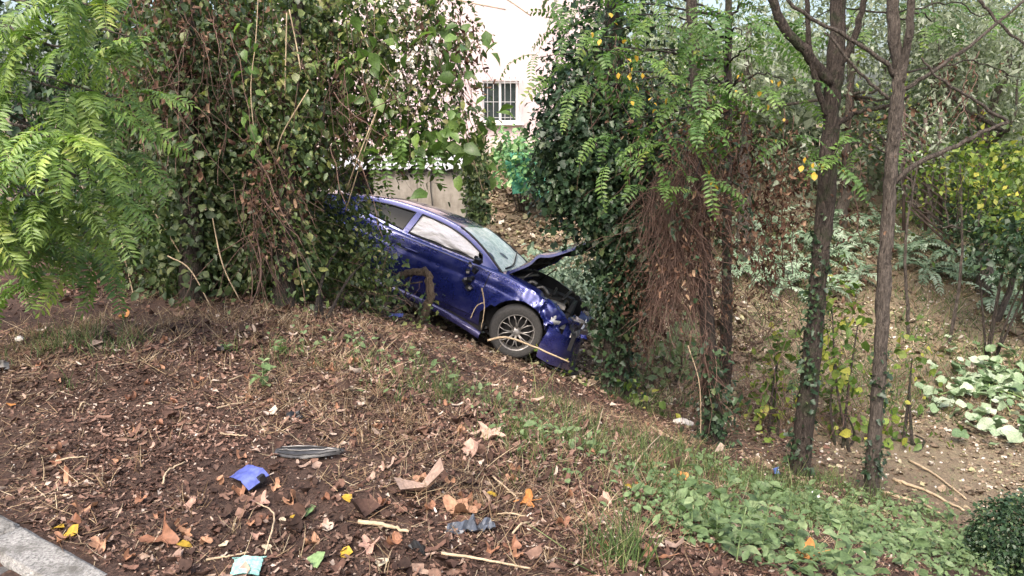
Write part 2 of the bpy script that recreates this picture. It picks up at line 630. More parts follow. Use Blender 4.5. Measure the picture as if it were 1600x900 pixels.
# ---- house behind
m_wall, nt, b = new_mat('house_render')
w1 = tex(nt, 'ShaderNodeTexNoise', 2.2, detail=6)
w2 = tex(nt, 'ShaderNodeTexNoise', 70, detail=4)
nt.links.new(ramp(nt, w1.outputs[0], [(.3, (.50, .395, .395)), (.7, (.58, .47, .475))]), b.inputs['Base Color'])
b.inputs['Roughness'].default_value = .9
bump(nt, b, w2.outputs[0], .3, .01)
m_white = plain('white_paint', (.78, .78, .76), .5, .08, 20, .05)
m_grille = plain('grille_paint', (.42, .41, .42), .5, .2, 20, .05)
m_pane = plain('window_pane', (.035, .045, .045), .2, .4, 3, 0, spec=.3)
m_tile = plain('roof_tile', (.32, .13, .08), .8, .4, 8, .3)
HY, HROT = 21.0, math.radians(12)
house = thing('house', 'pale pink rendered house with a barred window behind the trees', 'house', (at(800, 225, HY)[0] * 0 - 2.0, HY, 0.3), (0, 0, HROT))
hb = []
mb = MB()
# wall front face with a window opening, built from four slabs
wx, wz, ww, wh = 1.74, 1.58, 1.0, 1.1              # window centre and size in house coordinates
x0, x1, z0, z1 = -4.3, 4.6, -1.6, 6.2
T = .3
for (a, c, e, g) in ((x0, wx - ww / 2, z0, z1), (wx + ww / 2, x1, z0, z1), (wx - ww / 2, wx + ww / 2, z0, wz - wh / 2), (wx - ww / 2, wx + ww / 2, wz + wh / 2, z1)):
    box(mb, ((a + c) / 2, T / 2, (e + g) / 2), (c - a, T, g - e))
box(mb, (x1 - T / 2, 4.15, (z0 + z1) / 2), (T, 7.7, z1 - z0))
box(mb, (x0 + T / 2, 4.15, (z0 + z1) / 2), (T, 7.7, z1 - z0))
box(mb, ((x0 + x1) / 2, 8.15, (z0 + z1) / 2), (x1 - x0, T, z1 - z0))
mb.build('wall', m_wall, house, local=True)
mb = MB()
rz = z1
P = np.array([[[x0 - .5, -.6, rz - .1], [x1 + .5, -.6, rz - .1]], [[x0 - .5, 4.1, rz + 1.9], [x1 + .5, 4.1, rz + 1.9]], [[x0 - .5, 8.9, rz - .1], [x1 + .5, 8.9, rz - .1]]])
grid(mb, P)
grid(mb, P - np.array([0, 0, .12]), flip=True)
mb.build('roof', m_tile, house, local=True)
win = MB()
fr = .06
for (cx, cz, sx_, sz_) in ((wx - ww / 2 + fr / 2, wz, fr, wh), (wx + ww / 2 - fr / 2, wz, fr, wh), (wx, wz + wh / 2 - fr / 2, ww - 2 * fr, fr), (wx, wz - wh / 2 + fr / 2, ww - 2 * fr, fr), (wx, wz, fr, wh - 2 * fr)):
    box(win, (cx, .15, cz), (sx_, .06, sz_))
window = win.build('window', m_white, house, local=True)
mb = MB()
box(mb, (wx, .16, wz), (ww - 2 * fr - .004, .012, wh - 2 * fr - .004))
mb.build('pane', m_pane, window, local=True)
mb = MB()
box(mb, (wx, -.05, wz - wh / 2 - .03), (ww + .2, .22, .055))
mb.build('sill', m_white, window, local=True)
for i in range(8):
    mb = MB()
    gx_ = wx - ww / 2 - .05 + i * (ww + .1) / 7
    tube(mb, smooth_path([(gx_, 0.02, wz + wh / 2 + .1), (gx_, -.13, wz + wh / 2 + .06), (gx_, -.15, wz), (gx_, -.13, wz - wh / 2 + .02), (gx_, .02, wz - wh / 2)], 14), .008, 6)
    mb.build('grille_bar', m_grille, window, local=True)
for z_ in (wz + wh / 2 - .04, wz, wz - wh / 2 + .14):
    mb = MB()
    box(mb, (wx, -.155, z_), (ww + .14, .012, .014))
    mb.build('grille_rail', m_grille, window, local=True)
m_pipe = plain('drainpipe_paint', (.42, .37, .36), .5, .15, 8, .1)
mb = MB()
tube(mb, [(2.86, -.07, z0), (2.86, -.07, 1.55)], .03, 8)
mb.build('drainpipe', m_pipe, house, local=True)
m_plinth = plain('plinth_stone', (.45, .38, .34), .9, .3, 9, .5)
for i in range(13):
    mb = MB()
    px_ = x0 + .33 + i * .64
    box(mb, (px_, -.03, .28 + .02 * math.sin(i * 3)), (.62, .06, .46))
    mb.build('plinth_stone', m_plinth, house, local=True)

# ---- concrete water tank behind the car
m_conc, nt, b = new_mat('old_concrete')
c1 = tex(nt, 'ShaderNodeTexNoise', 4, detail=8, rough=.7)
c2 = tex(nt, 'ShaderNodeTexNoise', 6, sx=(1.5, 1.5, .25), detail=5)
cc = ramp(nt, c1.outputs[0], [(.3, (.20, .175, .145)), (.7, (.36, .33, .285))])
cc = mixc(nt, ramp(nt, c2.outputs[0], [(.5, (0,) * 3), (.7, (.6,) * 3)]), cc, (.13, .105, .08))
nt.links.new(cc, b.inputs['Base Color'])
b.inputs['Roughness'].default_value = .9
bump(nt, b, c1.outputs[0], .5, .03)
q = at(728, 300, 14.6)
tank = thing('concrete_tank', 'weathered grey concrete tank behind the blue car with a pale sheet on top', 'tank', (q[0] - 1.5, q[1], terrain(q[0], q[1]) - .1), (0, 0, math.radians(-4)))
tz = at(728, 268, 14.6)[2] - tank.location.z
mb = MB()
for i in range(2):
    a, c = ((-.25, .58), (.592, 1.5))[i]
    box(mb, ((a + c) / 2, .6, tz / 2 - .6), (c - a, 1.2, tz + 1.2))
    mb.build('tank_panel', m_conc, tank, local=True)
    mb = MB()
mb = MB()
box(mb, (-.95, 1.0, tz / 2 - .6), (1.38, .25, tz + 1.15))  # recessed slab, coloured near-black to stand for the shadow under the sheet
mb.build('shade_back_wall', plain('painted_shade_wall', (.03, .03, .034), .9, .4, 5, .4), tank, local=True)
m_sheet = plain('pale_sheet', (.40, .40, .41), .7, .3, 5, .2)
for i in range(5):
    mb = MB()
    a = -1.75 + i * .64
    xx = np.linspace(a, a + .62, 13)
    P = np.stack([np.stack([xx, np.full(13, y_), tz + .06 + .04 * i * 0 + .018 * np.cos(xx * 40) + (y_ + .1) * .12], -1) for y_ in (-.12, .6, 1.3)])
    grid(mb, P)
    grid(mb, P - np.array([0, 0, .012]), flip=True)
    mb.build('roof_sheet', m_sheet, tank, local=True)
mb = MB()
tube(mb, smooth_path([(.86, -.03, tz + .02), (.85, -.05, tz - .3), (.875, -.06, tz - .6), (.87, -.04, tz - .9)], 14), .011, 6)
mb.build('cable', plain('black_cable', (.03, .03, .03), .5), tank, local=True)

# ---- leaning lath fence on the far bank
m_lath = plain('old_lath', (.085, .06, .05), .9, .4, 14, .4, sx=(1, 1, .2))
q = at(1440, 360, 12.68)
fence = thing('lath_fence', 'brown wooden lath fence leaning on the far bank behind the slim trunk', 'fence', q)
for i in range(13):
    mb = MB()
    a = at(1398 + i * 1.5 + rng.normal() * 3, 172 + i * 13 + rng.normal() * 2, 12.6)
    e = at(1478 + i * 1.5 + rng.normal() * 5, 238 + i * 13 + rng.normal() * 4, 12.5)
    tube(mb, smooth_path([a, (a + e) / 2 + rng.normal(size=3) * .01, e], 5), .019, 5)
    mb.build('lath', m_lath, fence)
for px in (1412, 1446, 1470):
    mb = MB()
    tube(mb, [at(px, 175, 12.68), at(px, 360, 12.68)], .028, 6)
    mb.build('post', m_lath, fence)

# ================================================================ THE CAR (local: x forward, y left, z up, origin on the ground between the axles)
m_paint, nt, b = new_mat('blue_car_paint')
d1 = tex(nt, 'ShaderNodeTexNoise', 5, detail=8, rough=.75)
d2 = tex(nt, 'ShaderNodeTexNoise', 60, detail=5, rough=.7)
pc = mixc(nt, ramp(nt, d1.outputs[0], [(.52, (0,) * 3), (.8, (.22,) * 3)]), (.014, .022, .15), (.24, .23, .23))
nt.links.new(pc, b.inputs['Base Color'])
b.inputs['Metallic'].default_value = .5
b.inputs['Coat Weight'].default_value = 1.0
b.inputs['Coat Roughness'].default_value = .04
nt.links.new(ramp(nt, d1.outputs[0], [(.4, (.22,) * 3), (.75, (.5,) * 3)]), b.inputs['Roughness'])
sc_ = tex(nt, 'ShaderNodeTexNoise', 14, sx=(.15, 1, 2.5), detail=9, rough=.8)
scm = ramp(nt, sc_.outputs[0], [(.60, (0,) * 3), (.68, (.6,) * 3)])
dz_ = N(nt, 'ShaderNodeTexCoord')
sp_z = N(nt, 'ShaderNodeSeparateXYZ')
nt.links.new(dz_.outputs['Object'], sp_z.inputs[0])
mud = N(nt, 'ShaderNodeMapRange')
for q_, v_ in ((1, .5), (2, .18), (3, 0.), (4, .55)):
    mud.inputs[q_].default_value = v_
nt.links.new(sp_z.outputs[2], mud.inputs[0])
mm_ = N(nt, 'ShaderNodeMath', operation='MULTIPLY')
nt.links.new(mud.outputs[0], mm_.inputs[0])
nt.links.new(d2.outputs[0], mm_.inputs[1])
pc = mixc(nt, scm, pc, (.20, .20, .30))
pc = mixc(nt, mm_.outputs[0], pc, (.12, .085, .06))
nt.links.new(pc, b.inputs['Base Color'])
m_black = plain('black_plastic', (.012, .012, .013), .45, .3, 20, .15)
m_rubber = plain('tyre_rubber', (.045, .043, .041), .85, .35, 40, .3)
m_dark = plain('dark_lining', (.014, .013, .013), .9, .3, 10, .1)
m_alloy = plain('alloy_rim', (.36, .34, .32), .4, .4, 20, .05, metal=.7)
m_metal = plain('engine_metal', (.22, .21, .2), .5, .5, 14, .3, metal=.6)
m_glassdark = plain('tinted_glass', (.010, .012, .012), .12, .2, 2, 0, spec=.22)
m_airbag, nt, b = new_mat('airbag_cloth')
a1 = tex(nt, 'ShaderNodeTexNoise', 16, detail=5, sx=(.5, 1, 1.5))
nt.links.new(ramp(nt, a1.outputs[0], [(.3, (.74, .70, .69)), (.7, (.86, .83, .82))]), b.inputs['Base Color'])
b.inputs['Roughness'].default_value = .9
bump(nt, b, a1.outputs[0], .8, .03)
m_crack, nt, b = new_mat('cracked_windscreen')
v1 = tex(nt, 'ShaderNodeTexVoronoi', 9, feature='DISTANCE_TO_EDGE')
v2 = tex(nt, 'ShaderNodeTexVoronoi', 34, feature='DISTANCE_TO_EDGE')
n_ = tex(nt, 'ShaderNodeTexNoise', 3.0, detail=4)
base = ramp(nt, n_.outputs[0], [(.3, (.20, .32, .30)), (.7, (.42, .54, .50))])
base = mixc(nt, ramp(nt, v1.outputs[0], [(0, (.8,) * 3), (.06, (0,) * 3)]), base, (.75, .8, .78))
base = mixc(nt, ramp(nt, v2.outputs[0], [(0, (.6,) * 3), (.12, (0,) * 3)]), base, (.62, .72, .70))
nt.links.new(base, b.inputs['Base Color'])
b.inputs['Roughness'].default_value = .18
bump(nt, b, v1.outputs[0], .5, .01)
m_lamp = plain('lamp_plastic', (.45, .46, .47), .15, .3, 20, .2)

car = thing('car', 'crashed dark blue coupe lying nose down on the slope with its bonnet up', 'car',
            (-1.08, 10.68, -1.13), (math.radians(-10), math.radians(17.5), math.radians(-20)))


def C(xs, xp, fp):
    o = np.argsort(xp)
    return np.interp(xs, np.array(xp)[o], np.array(fp)[o])


def sm(f, x, w=.12):
    return sum(f(x + k * w / 2) for k in (-2, -1, 0, 1, 2)) / 5


SX = [-2.42, -2.38, -2.2, -1.9, -1.41, -.9, -.4, .2, .8, 1.1, 1.4, 1.75, 2.0, 2.1, 2.18]
f_w = lambda x: C(x, SX, [.55, .70, .83, .90, .935, .905, .89, .89, .9, .915, .935, .90, .82, .70, .5])
f_s = lambda x: C(x, SX, [.86, .96, 1.02, 1.05, 1.045, .985, .955, .95, .955, .955, .93, .87, .80, .72, .60])
f_b = lambda x: C(x, SX, [.42, .33, .27, .22, .2, .19, .19, .19, .19, .19, .19, .19, .19, .2, .24])
f_r = lambda x: C(x, [-1.95, -1.8, -1.5, -1.2, -.9, -.5, -.15, .1, .3, .5, .7, .95, 1.05], [1.06, 1.085, 1.185, 1.272, 1.325, 1.352, 1.345, 1.32, 1.272, 1.20, 1.11, .98, .93])


def section(x, n=34):
    W, S, B = sm(f_w, x), sm(f_s, x), sm(f_b, x)
    p = np.array([[0, B], [W * .8, B], [W * .93, B + .015], [W * .965, B + .09], [W * .975, B + .16], [W * .992, .46], [W, .58],
                  [W * .995, S - .235], [W * .972, S - .20], [W * .978, S - .12], [W * .95, S - .035], [W * .90, S], [W * .7, S + .022], [W * .35, S + .035], [0, S + .04]])
    q = smooth_path(np.c_[p, np.zeros(len(p))], n)[:, :2]
    return q


AX = ((1.40, .34), (-1.40, .34))


def flare(x, y, z):
    for ax, az in AX:
        r = np.hypot(x - ax, z - az)
        y = y + np.where((z > .1), .028 * np.exp(-((r - .40) / .07) ** 2), 0) * np.clip(y / .8, 0, 1) ** 4
    return y


def crush(P):
    """dents over the whole flank, crumpled front end"""
    out = P.copy()
    for i, (x, y, z) in enumerate(P):
        v = Vector((x, y, z))
        a = min(1, max(0, (x - 1.25) / .55))
        a = a ** 1.6
        n1 = noise.noise(v * 4.5 + Vector((3, 1, 7)))
        n2 = noise.noise(v * 11 + Vector((9, 4, 2)))
        cr = noise.cell_vector(v * 6.5)
        k = abs(noise.noise(v * 7 + Vector((5, 5, 1))))
        out[i, 0] += a * (-.16 * abs(n1) - .05 * n2 - .10)
        out[i, 1] += math.copysign(1, y) * (a * (-.07 * k - .035 * n2 + .02) - .018 * noise.noise(v * 2.6) - .006 * noise.noise(v * 7)) * min(1, abs(y) * 2)
        out[i, 2] += a * (.07 * n1 - .07 * k + .03 * n2)
    return out


def evaluated(o):
    dg = bpy.context.evaluated_depsgraph_get()
    dg.update()
    return bpy.data.meshes.new_from_object(o.evaluated_get(dg), depsgraph=dg)


def cut(o, cutters):
    for c in cutters:
        m = o.modifiers.new('b', 'BOOLEAN')
        m.operation = 'DIFFERENCE'
        m.solver = 'MANIFOLD'
        m.object = c
    me = evaluated(o)
    for c in cutters:
        bpy.data.objects.remove(c)
    bpy.data.objects.remove(o)
    return me


def tmp(mb, mats):
    o = bpy.data.objects.new('tmp', mb.mesh('tmp', mats, True))
    COL.objects.link(o)
    return o


def cyl(cx, cz, r, y0, y1, n=40):
    mb = MB()
    tube(mb, [(cx, y0, cz), (cx, (y0 + y1) / 2, cz), (cx, y1, cz)], r, n)
    return tmp(mb, [m_dark])


def prism(poly, y0, y1):
    mb = MB()
    n = len(poly)
    v = [(x, y0, z) for x, z in poly] + [(x, y1, z) for x, z in poly]
    mb.add(v, [[i, (i + 1) % n, n + (i + 1) % n, n + i] for i in range(n)])
    bm = bmesh.new()
    bm.from_mesh(mb.mesh('p', [m_dark]))
    bm.verts.ensure_lookup_table()
    bm.faces.new([bm.verts[i] for i in range(n)])
    bm.faces.new([bm.verts[n + i] for i in range(n)])
    bmesh.ops.recalc_face_normals(bm, faces=bm.faces)
    me = bpy.data.meshes.new('p')
    bm.to_mesh(me)
    bm.free()
    me.materials.append(m_dark)
    o = bpy.data.objects.new('tmp', me)
    COL.objects.link(o)
    return o


# -- body shell
xs = np.concatenate([np.linspace(-2.42, 1.2, 90), np.linspace(1.225, 2.18, 48)])
rows = []
for x in xs:
    s = section(x)
    yy = flare(x, s[:, 0], s[:, 1])
    half = np.stack([np.full(len(s), x), -yy, s[:, 1]], -1)
    other = half[1:-1][::-1].copy()
    other[:, 1] *= -1
    rows.append(np.concatenate([half, other]))
P = np.array(rows)
P = np.concatenate([P, P[:, :1]], 1)
mb = MB()
n, m = P.shape[:2]
Q = crush(P[:, :-1].reshape(-1, 3)).reshape(n, m - 1, 3)
i = np.arange(n - 1)[:, None] * (m - 1)
j = np.arange(m - 1)[None]
k = (j + 1) % (m - 1)
mb.add(Q.reshape(-1, 3), np.stack([i + j, i + k, i + (m - 1) + k, i + (m - 1) + j], -1).reshape(-1, 4))
c0 = mb.n
mb.add([Q[0].mean(0), Q[-1].mean(0)], [[c0 * 0, 0, 0]][:0] if False else np.zeros((0, 3), int))
f0 = [[c0, (q + 1) % (m - 1), q] for q in range(m - 1)]
f1 = [[c0 + 1, (n - 1) * (m - 1) + q, (n - 1) * (m - 1) + (q + 1) % (m - 1)] for q in range(m - 1)]
mb.F.append(np.array(f0 + f1))
mb.Mi.append(0)
body = tmp(mb, [m_paint, m_dark])
bm = bmesh.new()
bm.from_mesh(body.data)
bmesh.ops.recalc_face_normals(bm, faces=bm.faces)
bm.to_mesh(body.data)
bm.free()
bay = MB()
box(bay, (1.46, 0, .95), (.98, 1.40, .95))
cutters = [cyl(ax, az, .40, y0, y1) for ax, az in AX for y0, y1 in ((-1.2, -.56), (.56, 1.2))] + [tmp(bay, [m_dark]), prism([(.93, .14), (1.2, .14), (1.2, .52), (1.0, .55), (.88, .40)], -1.2, -.60)]
me = cut(body, cutters)
me.materials.clear()
me.materials.append(m_paint)
me.materials.append(m_dark)
me.update()


def inward(me):
    """the wheel wells and the engine bay are dark lining, the outer skin paint"""
    cen = np.empty(len(me.polygons) * 3)
    me.polygons.foreach_get('center', cen)
    return cen.reshape(-1, 3)


cen = inward(me)
mi = np.zeros(len(cen), np.int32)
for ax, az in AX:
    r = np.hypot(cen[:, 0] - ax, cen[:, 2] - az)
    mi[(r < .403) & (np.abs(cen[:, 1]) < .925)] = 1
mi[(np.abs(cen[:, 0] - 1.46) < .492) & (np.abs(cen[:, 1]) < .702) & (cen[:, 2] > .47) & ((cen[:, 2] < .50) | (np.abs(cen[:, 1]) > .698) | (np.abs(cen[:, 0] - 1.46) > .488))] = 1
mi[(cen[:, 2] < .25) & (np.abs(cen[:, 1]) < .6)] = 1
mi[(cen[:, 0] > .86) & (cen[:, 0] < 1.21) & (cen[:, 2] < .56) & (cen[:, 1] > -.86) & (cen[:, 1] < -.55)] = 1
me.polygons.foreach_set('material_index', mi)
me.polygons.foreach_set('use_smooth', np.ones(len(me.polygons), bool))
body = obj('body', me, car, local=True)
md = body.modifiers.new('smooth_by_angle', 'EDGE_SPLIT')
md.split_angle = math.radians(38)


# -- cabin
def gh(x):
    zb = sm(f_s, x) - .02
    zr = f_r(x) if np.isscalar(x) else f_r(x)
    zr = sm(f_r, x, .06)
    wb = sm(f_w, x) * .905
    k = max(0, (zr - zb)) / .43
    return zb, zr, wb, wb - .27 * k


def side_y(x, z):
    zb, zr, wb, wt = gh(x)
    ze = zr - .045
    t = min(1.2, max(0, (z - zb) / max(.02, ze - zb)))
    return wb + (wt - wb) * (t * .82 + .18 * t * t)


rows = []
gxs = np.linspace(-1.88, 1.0, 66)
for x in gxs:
    zb, zr, wb, wt = gh(x)
    pts = [(-wb * .98, zb - .1)]
    for t in np.linspace(0, 1, 9):
        z = zb + (zr - .045 - zb) * t
        pts.append((-side_y(x, z), z))
    for t in np.linspace(.12, 1, 10):
        a = t * PI / 2
        pts.append((-wt * math.cos(a) ** .8 if t < 1 else 0, zr - .045 + .045 * math.sin(a) ** .6))
    pts = np.array(pts)
    o2 = pts[:-1][::-1].copy()
    o2[:, 0] *= -1
    a = np.concatenate([pts, o2])
    rows.append(np.c_[np.full(len(a), x), a])
P = np.array(rows)
mb = MB()
n, m = P.shape[:2]
i = np.arange(n - 1)[:, None] * m
j = np.arange(m)[None]
k = (j + 1) % m
mb.add(P.reshape(-1, 3), np.stack([i + j, i + k, i + m + k, i + m + j], -1).reshape(-1, 4))
mb.F.append(np.array([[0, q + 1, q] for q in range(1, m - 1)] + [[(n - 1) * m, (n - 1) * m + q, (n - 1) * m + q + 1] for q in range(1, m - 1)]))
mb.Mi.append(0)
cab = tmp(mb, [m_paint])
bm = bmesh.new()
bm.from_mesh(cab.data)
bmesh.ops.recalc_face_normals(bm, faces=bm.faces)
bm.to_mesh(cab.data)
bm.free()


def wtop(x):
    return float(sm(f_r, x, .06)) - .088


front_x = np.linspace(-.43, .60, 14)
FW = [(x, wtop(x)) for x in front_x if wtop(x) > 1.0]
FW += [(.66, .985), (-.46, .985)]
QW = [(x, wtop(x) - .004) for x in np.linspace(-1.10, -.53, 9)] + [(-.55, .995), (-1.22, 1.06), (-1.29, 1.10), (-1.25, 1.155)]
cutters = []
for poly in (FW, QW):
    for y0, y1 in ((-1.1, -.30), (.30, 1.1)):
        cutters.append(prism(poly, y0, y1))
me = cut(cab, cutters)
me.materials.clear()
me.materials.append(m_paint)
me.materials.append(m_dark)
cen = inward(me)
nor = np.empty(len(me.polygons) * 3)
me.polygons.foreach_get('normal', nor)
nor = nor.reshape(-1, 3)
mi = np.zeros(len(cen), np.int32)
for q in range(len(cen)):
    x, y, z = cen[q]
    if abs(y) < side_y(x, z) - .02 and z < sm(f_r, x, .06) - .06 and x > -1.85 and x < .97:
        mi[q] = 1
me.polygons.foreach_set('material_index', mi)
me.polygons.foreach_set('use_smooth', np.ones(len(me.polygons), bool))
cabin = obj('roof', me, car, local=True)
md = cabin.modifiers.new('smooth_by_angle', 'EDGE_SPLIT')
md.split_angle = math.radians(30)


def side_patch(poly_bottom, poly_top, x0, x1, off, nx=26, nz=12, bulge=0.0, sgn=-1, freq=9):
    P = np.empty((nx, nz, 3))
    for a, x in enumerate(np.linspace(x0, x1, nx)):
        zb, zt = poly_bottom(x), poly_top(x)
        for c, t in enumerate(np.linspace(0, 1, nz)):
            z = zb + (zt - zb) * t
            e = 16 * t * (1 - t) * ((x - x0) / (x1 - x0)) * (1 - (x - x0) / (x1 - x0))
            y = side_y(x, z) + off + bulge * (e + .8 * noise.noise(Vector((x * freq * .5, z * freq, 3))) * min(1, e * 2))
            P[a, c] = (x, sgn * y, z)
    return P


fb = lambda x: .988 if x < .6 else .988
ft = lambda x: max(.99, min(wtop(x) - .003, .985 + (.655 - x) * .56 if x > .55 else 9))
mb = MB()
fbw = lambda x: fb(x) + .012 + .022 * noise.noise(Vector((x * 5, 1, 1)))
P = side_patch(fbw, lambda x: max(fbw(x) + .005, ft(x) - .006 - .012 * abs(noise.noise(Vector((x * 4, 7, 1))))), -.45, .63, -.016, 60, 30, .04)
for a in range(60):
    for c in range(30):
        P[a, c, 1] += .022 * noise.ridged_multi_fractal(Vector((P[a, c, 0] * 3.2 + P[a, c, 2] * 2, P[a, c, 2] * 9, 2)), 1.0, 2.0, 3, 1.0, 2.0) - .02
grid(mb, P)
mb.build('airbag', m_airbag, car, True, local=True)
qb = lambda x: .995 + max(0, (-.55 - x)) * .097 if x > -1.22 else 1.06 + (-1.22 - x) * .57
qt = lambda x: wtop(x) - .006 if x > -1.10 else max(qb(x) + .003, min(wtop(x) - .006, 1.155 + (x + 1.25) * .35))
for sg in (-1, 1):
    mb = MB()
    grid(mb, side_patch(qb, qt, -1.285, -.535, -.012, 24, 8, 0, sg))
    mb.build('quarter_window', m_glassdark, car, True, local=True)
mb = MB()
grid(mb, side_patch(fb, ft, -.455, .64, -.012, 24, 8, 0, 1))
mb.build('side_window', m_glassdark, car, True, local=True)
# black surround of the windows
for sg in (-1, 1):
    for poly in (FW, QW):
        mb = MB()
        pts = np.array([(x, sg * (side_y(x, z) + .001), z) for x, z in poly] + [(poly[0][0], sg * (side_y(*poly[0]) + .001), poly[0][1])])
        tube(mb, pts, .011, 5)
        mb.build('window_trim', m_black, car, True, local=True)
# pale scratched line of the belt trim
# windscreen and rear window
def top_patch(xa, xb, inset, off, nx=22, ny=20, wob=0):
    P = np.empty((nx, ny, 3))
    for a, x in enumerate(np.linspace(xa, xb, nx)):
        zb, zr, wb, wt = gh(x)
        for c, t in enumerate(np.linspace(-1, 1, ny)):
            y = t * (wt - inset)
            u = min(1, abs(y) / wt)
            z = zr - .045 + .045 * (max(0, 1 - u ** 2.5)) ** .3
            P[a, c] = (x - off * .3, y, z + off + wob * noise.noise(Vector((x * 5, y * 4, 1))))
    return P


mb = MB()
grid(mb, top_patch(.17, .95, .035, .008, 26, 30, .018), flip=True)
mb.build('windscreen', m_crack, car, True, local=True)
mb = MB()
grid(mb, top_patch(-1.80, -.98, .05, .006))
mb.build('rear_window', m_glassdark, car, True, local=True)
for sg in (-1, 1):
    mb = MB()
    pts = [(x, sg * (gh(x)[3] - .015), sm(f_r, x, .06) - .02) for x in np.linspace(.14, .97, 12)]
    tube(mb, pts, .016, 6)
    mb.build('windscreen_trim', m_black, car, True, local=True)
mb = MB()
tube(mb, smooth_path([(.93, -.6, 1.005), (.90, -.2, 1.03), (.80, .15, 1.10), (.72, .42, 1.15)], 12), [.012] * 8 + [.009] * 4, 5)
mb.build('wiper', m_black, car, local=True)

# -- doors (proud of the shell, with a dark joint around them), sill trim, handle
def flank(x, z):
    s = section(float(x), 60)
    i0 = 18
    o = np.argsort(s[i0:50, 1])
    return float(flare(x, np.interp(z, s[i0:50, 1][o], s[i0:50, 0][o]), z))


for sg in (-1, 1):
    mb = MB()
    nx, nz = 40, 26
    P = np.empty((nx, nz, 3))
    for a, u in enumerate(np.linspace(0, 1, nx)):
        for c, t in enumerate(np.linspace(0, 1, nz)):
            z = .315 + t * .60
            xr = -.52 - .07 * math.sin(t * 2.2)
            xf = .80 + .03 * t
            x = xr + (xf - xr) * u
            v = Vector((x, sg * .9, z))
            y = flank(x, z) - (.018 * noise.noise(v * 2.6) + .006 * noise.noise(v * 7))
            y += .007 - .03 * math.exp(-((x - .45) / .22) ** 2 - ((z - .55) / .16) ** 2) * (sg < 0) * 0.6
            P[a, c] = (x, sg * y, z)
    grid(mb, P, flip=(sg > 0))
    edge = np.concatenate([P[:, 0], P[-1, 1:], P[::-1, -1][1:], P[0, ::-1][1:]])
    inner = edge.copy()
    inner[:, 1] -= sg * .05
    grid(mb, np.stack([edge, inner]))
    door = mb.build('door', m_paint, car, True, local=True)
    dm = door.modifiers.new('smooth_by_angle', 'EDGE_SPLIT')
    dm.split_angle = math.radians(40)
    mb = MB()
    e2 = edge.copy()
    e2[:, 1] -= sg * .009
    tube(mb, e2[::2], .009, 4)
    mb.build('door_joint', m_black, door, local=True)
    mb = MB()
    tube(mb, smooth_path([(-.40, sg * (flank(-.40, .80) + .0), .80), (-.38, sg * (flank(-.38, .80) + .03), .803), (-.22, sg * (flank(-.22, .8) + .032), .803), (-.19, sg * flank(-.19, .8), .80)], 14), .014, 6)
    mb.build('door_handle', m_paint, door, True, local=True)
# side skirt, torn loose at the front
mb = MB()
P = np.empty((36, 7, 3))
for a, x in enumerate(np.linspace(-.98, 1.0, 36)):
    loose = max(0, (x + .1) / 1.1) ** 2
    for c, th in enumerate(np.linspace(-.4, 1.5, 7)):
        P[a, c] = (x, -(.885 + .045 * math.cos(th) + .05 * loose + .008 * noise.noise(Vector((x * 6, c, 0)))), .205 + .06 * math.sin(th) - .10 * loose)
grid(mb, P)
grid(mb, P + np.array([0, .012, 0]), flip=True)
mb.build('side_skirt', m_paint, car, True, local=True)
# rocker underneath
mb = MB()
box(mb, (0, -.80, .2), (1.95, .1, .1))
mb.build('rocker', m_dark, car, local=True)

# -- bonnet, sprung open
BON = .98
bang = math.radians(44)
P = np.empty((34, 30, 3))
for a, u in enumerate(np.linspace(0, 1, 34)):
    for c, t in enumerate(np.linspace(-1, 1, 30)):
        L = u * 1.12
        w = .735 - .10 * u ** 2.2
        bulge_ = .035 * (1 - t * t) - .05 * u * u - .05 * max(0, abs(t) - .85) * 2
        v = Vector((L * 3, t * 2, 0))
        bk = .045 * math.exp(-((u - .42) / .08) ** 2) + .012 * noise.noise(v * 1.3) + .03 * u * noise.noise(v * .8 + Vector((4, 4, 4)))
        lx, lz = L, bulge_ + bk
        P[a, c] = (BON + lx * math.cos(bang) - lz * math.sin(bang), t * w, .985 + lx * math.sin(bang) + lz * math.cos(bang))
up_ = np.array([-math.sin(bang), 0, math.cos(bang)])
mb = MB()
grid(mb, P)
lo = P - up_ * .012
edge = lambda P: np.concatenate([P[:, 0], P[-1, 1:], P[::-1, -1][1:], P[0, ::-1][1:]])
grid(mb, np.stack([edge(P), edge(P - up_ * .035)]))
bonnet = mb.build('bonnet', m_paint, car, True, local=True)
dm = bonnet.modifiers.new('smooth_by_angle', 'EDGE_SPLIT')
dm.split_angle = math.radians(40)
mb = MB()
grid(mb, lo, flip=True)
for t in (-.8, -.3, .3, .8):
    c = int((t + 1) / 2 * 29)
    tube(mb, lo[2:32, c] - up_ * .02, .022, 6)
tube(mb, lo[28, 2:28] - up_ * .02, .024, 6)
tube(mb, lo[8, 2:28] - up_ * .02, .024, 6)
mb.build('bonnet_lining', m_dark, bonnet, True, local=True)
for sg in (-1, 1):
    mb = MB()
    tube(mb, [(1.12, sg * .66, .86), (1.30, sg * .64, 1.10)], .011, 6)
    mb.build('bonnet_strut', m_black, bonnet, local=True)
    mb = MB()
    box(mb, (1.0, sg * .66, .955), (.12, .03, .05))
    mb.build('bonnet_hinge', m_metal, bonnet, local=True)

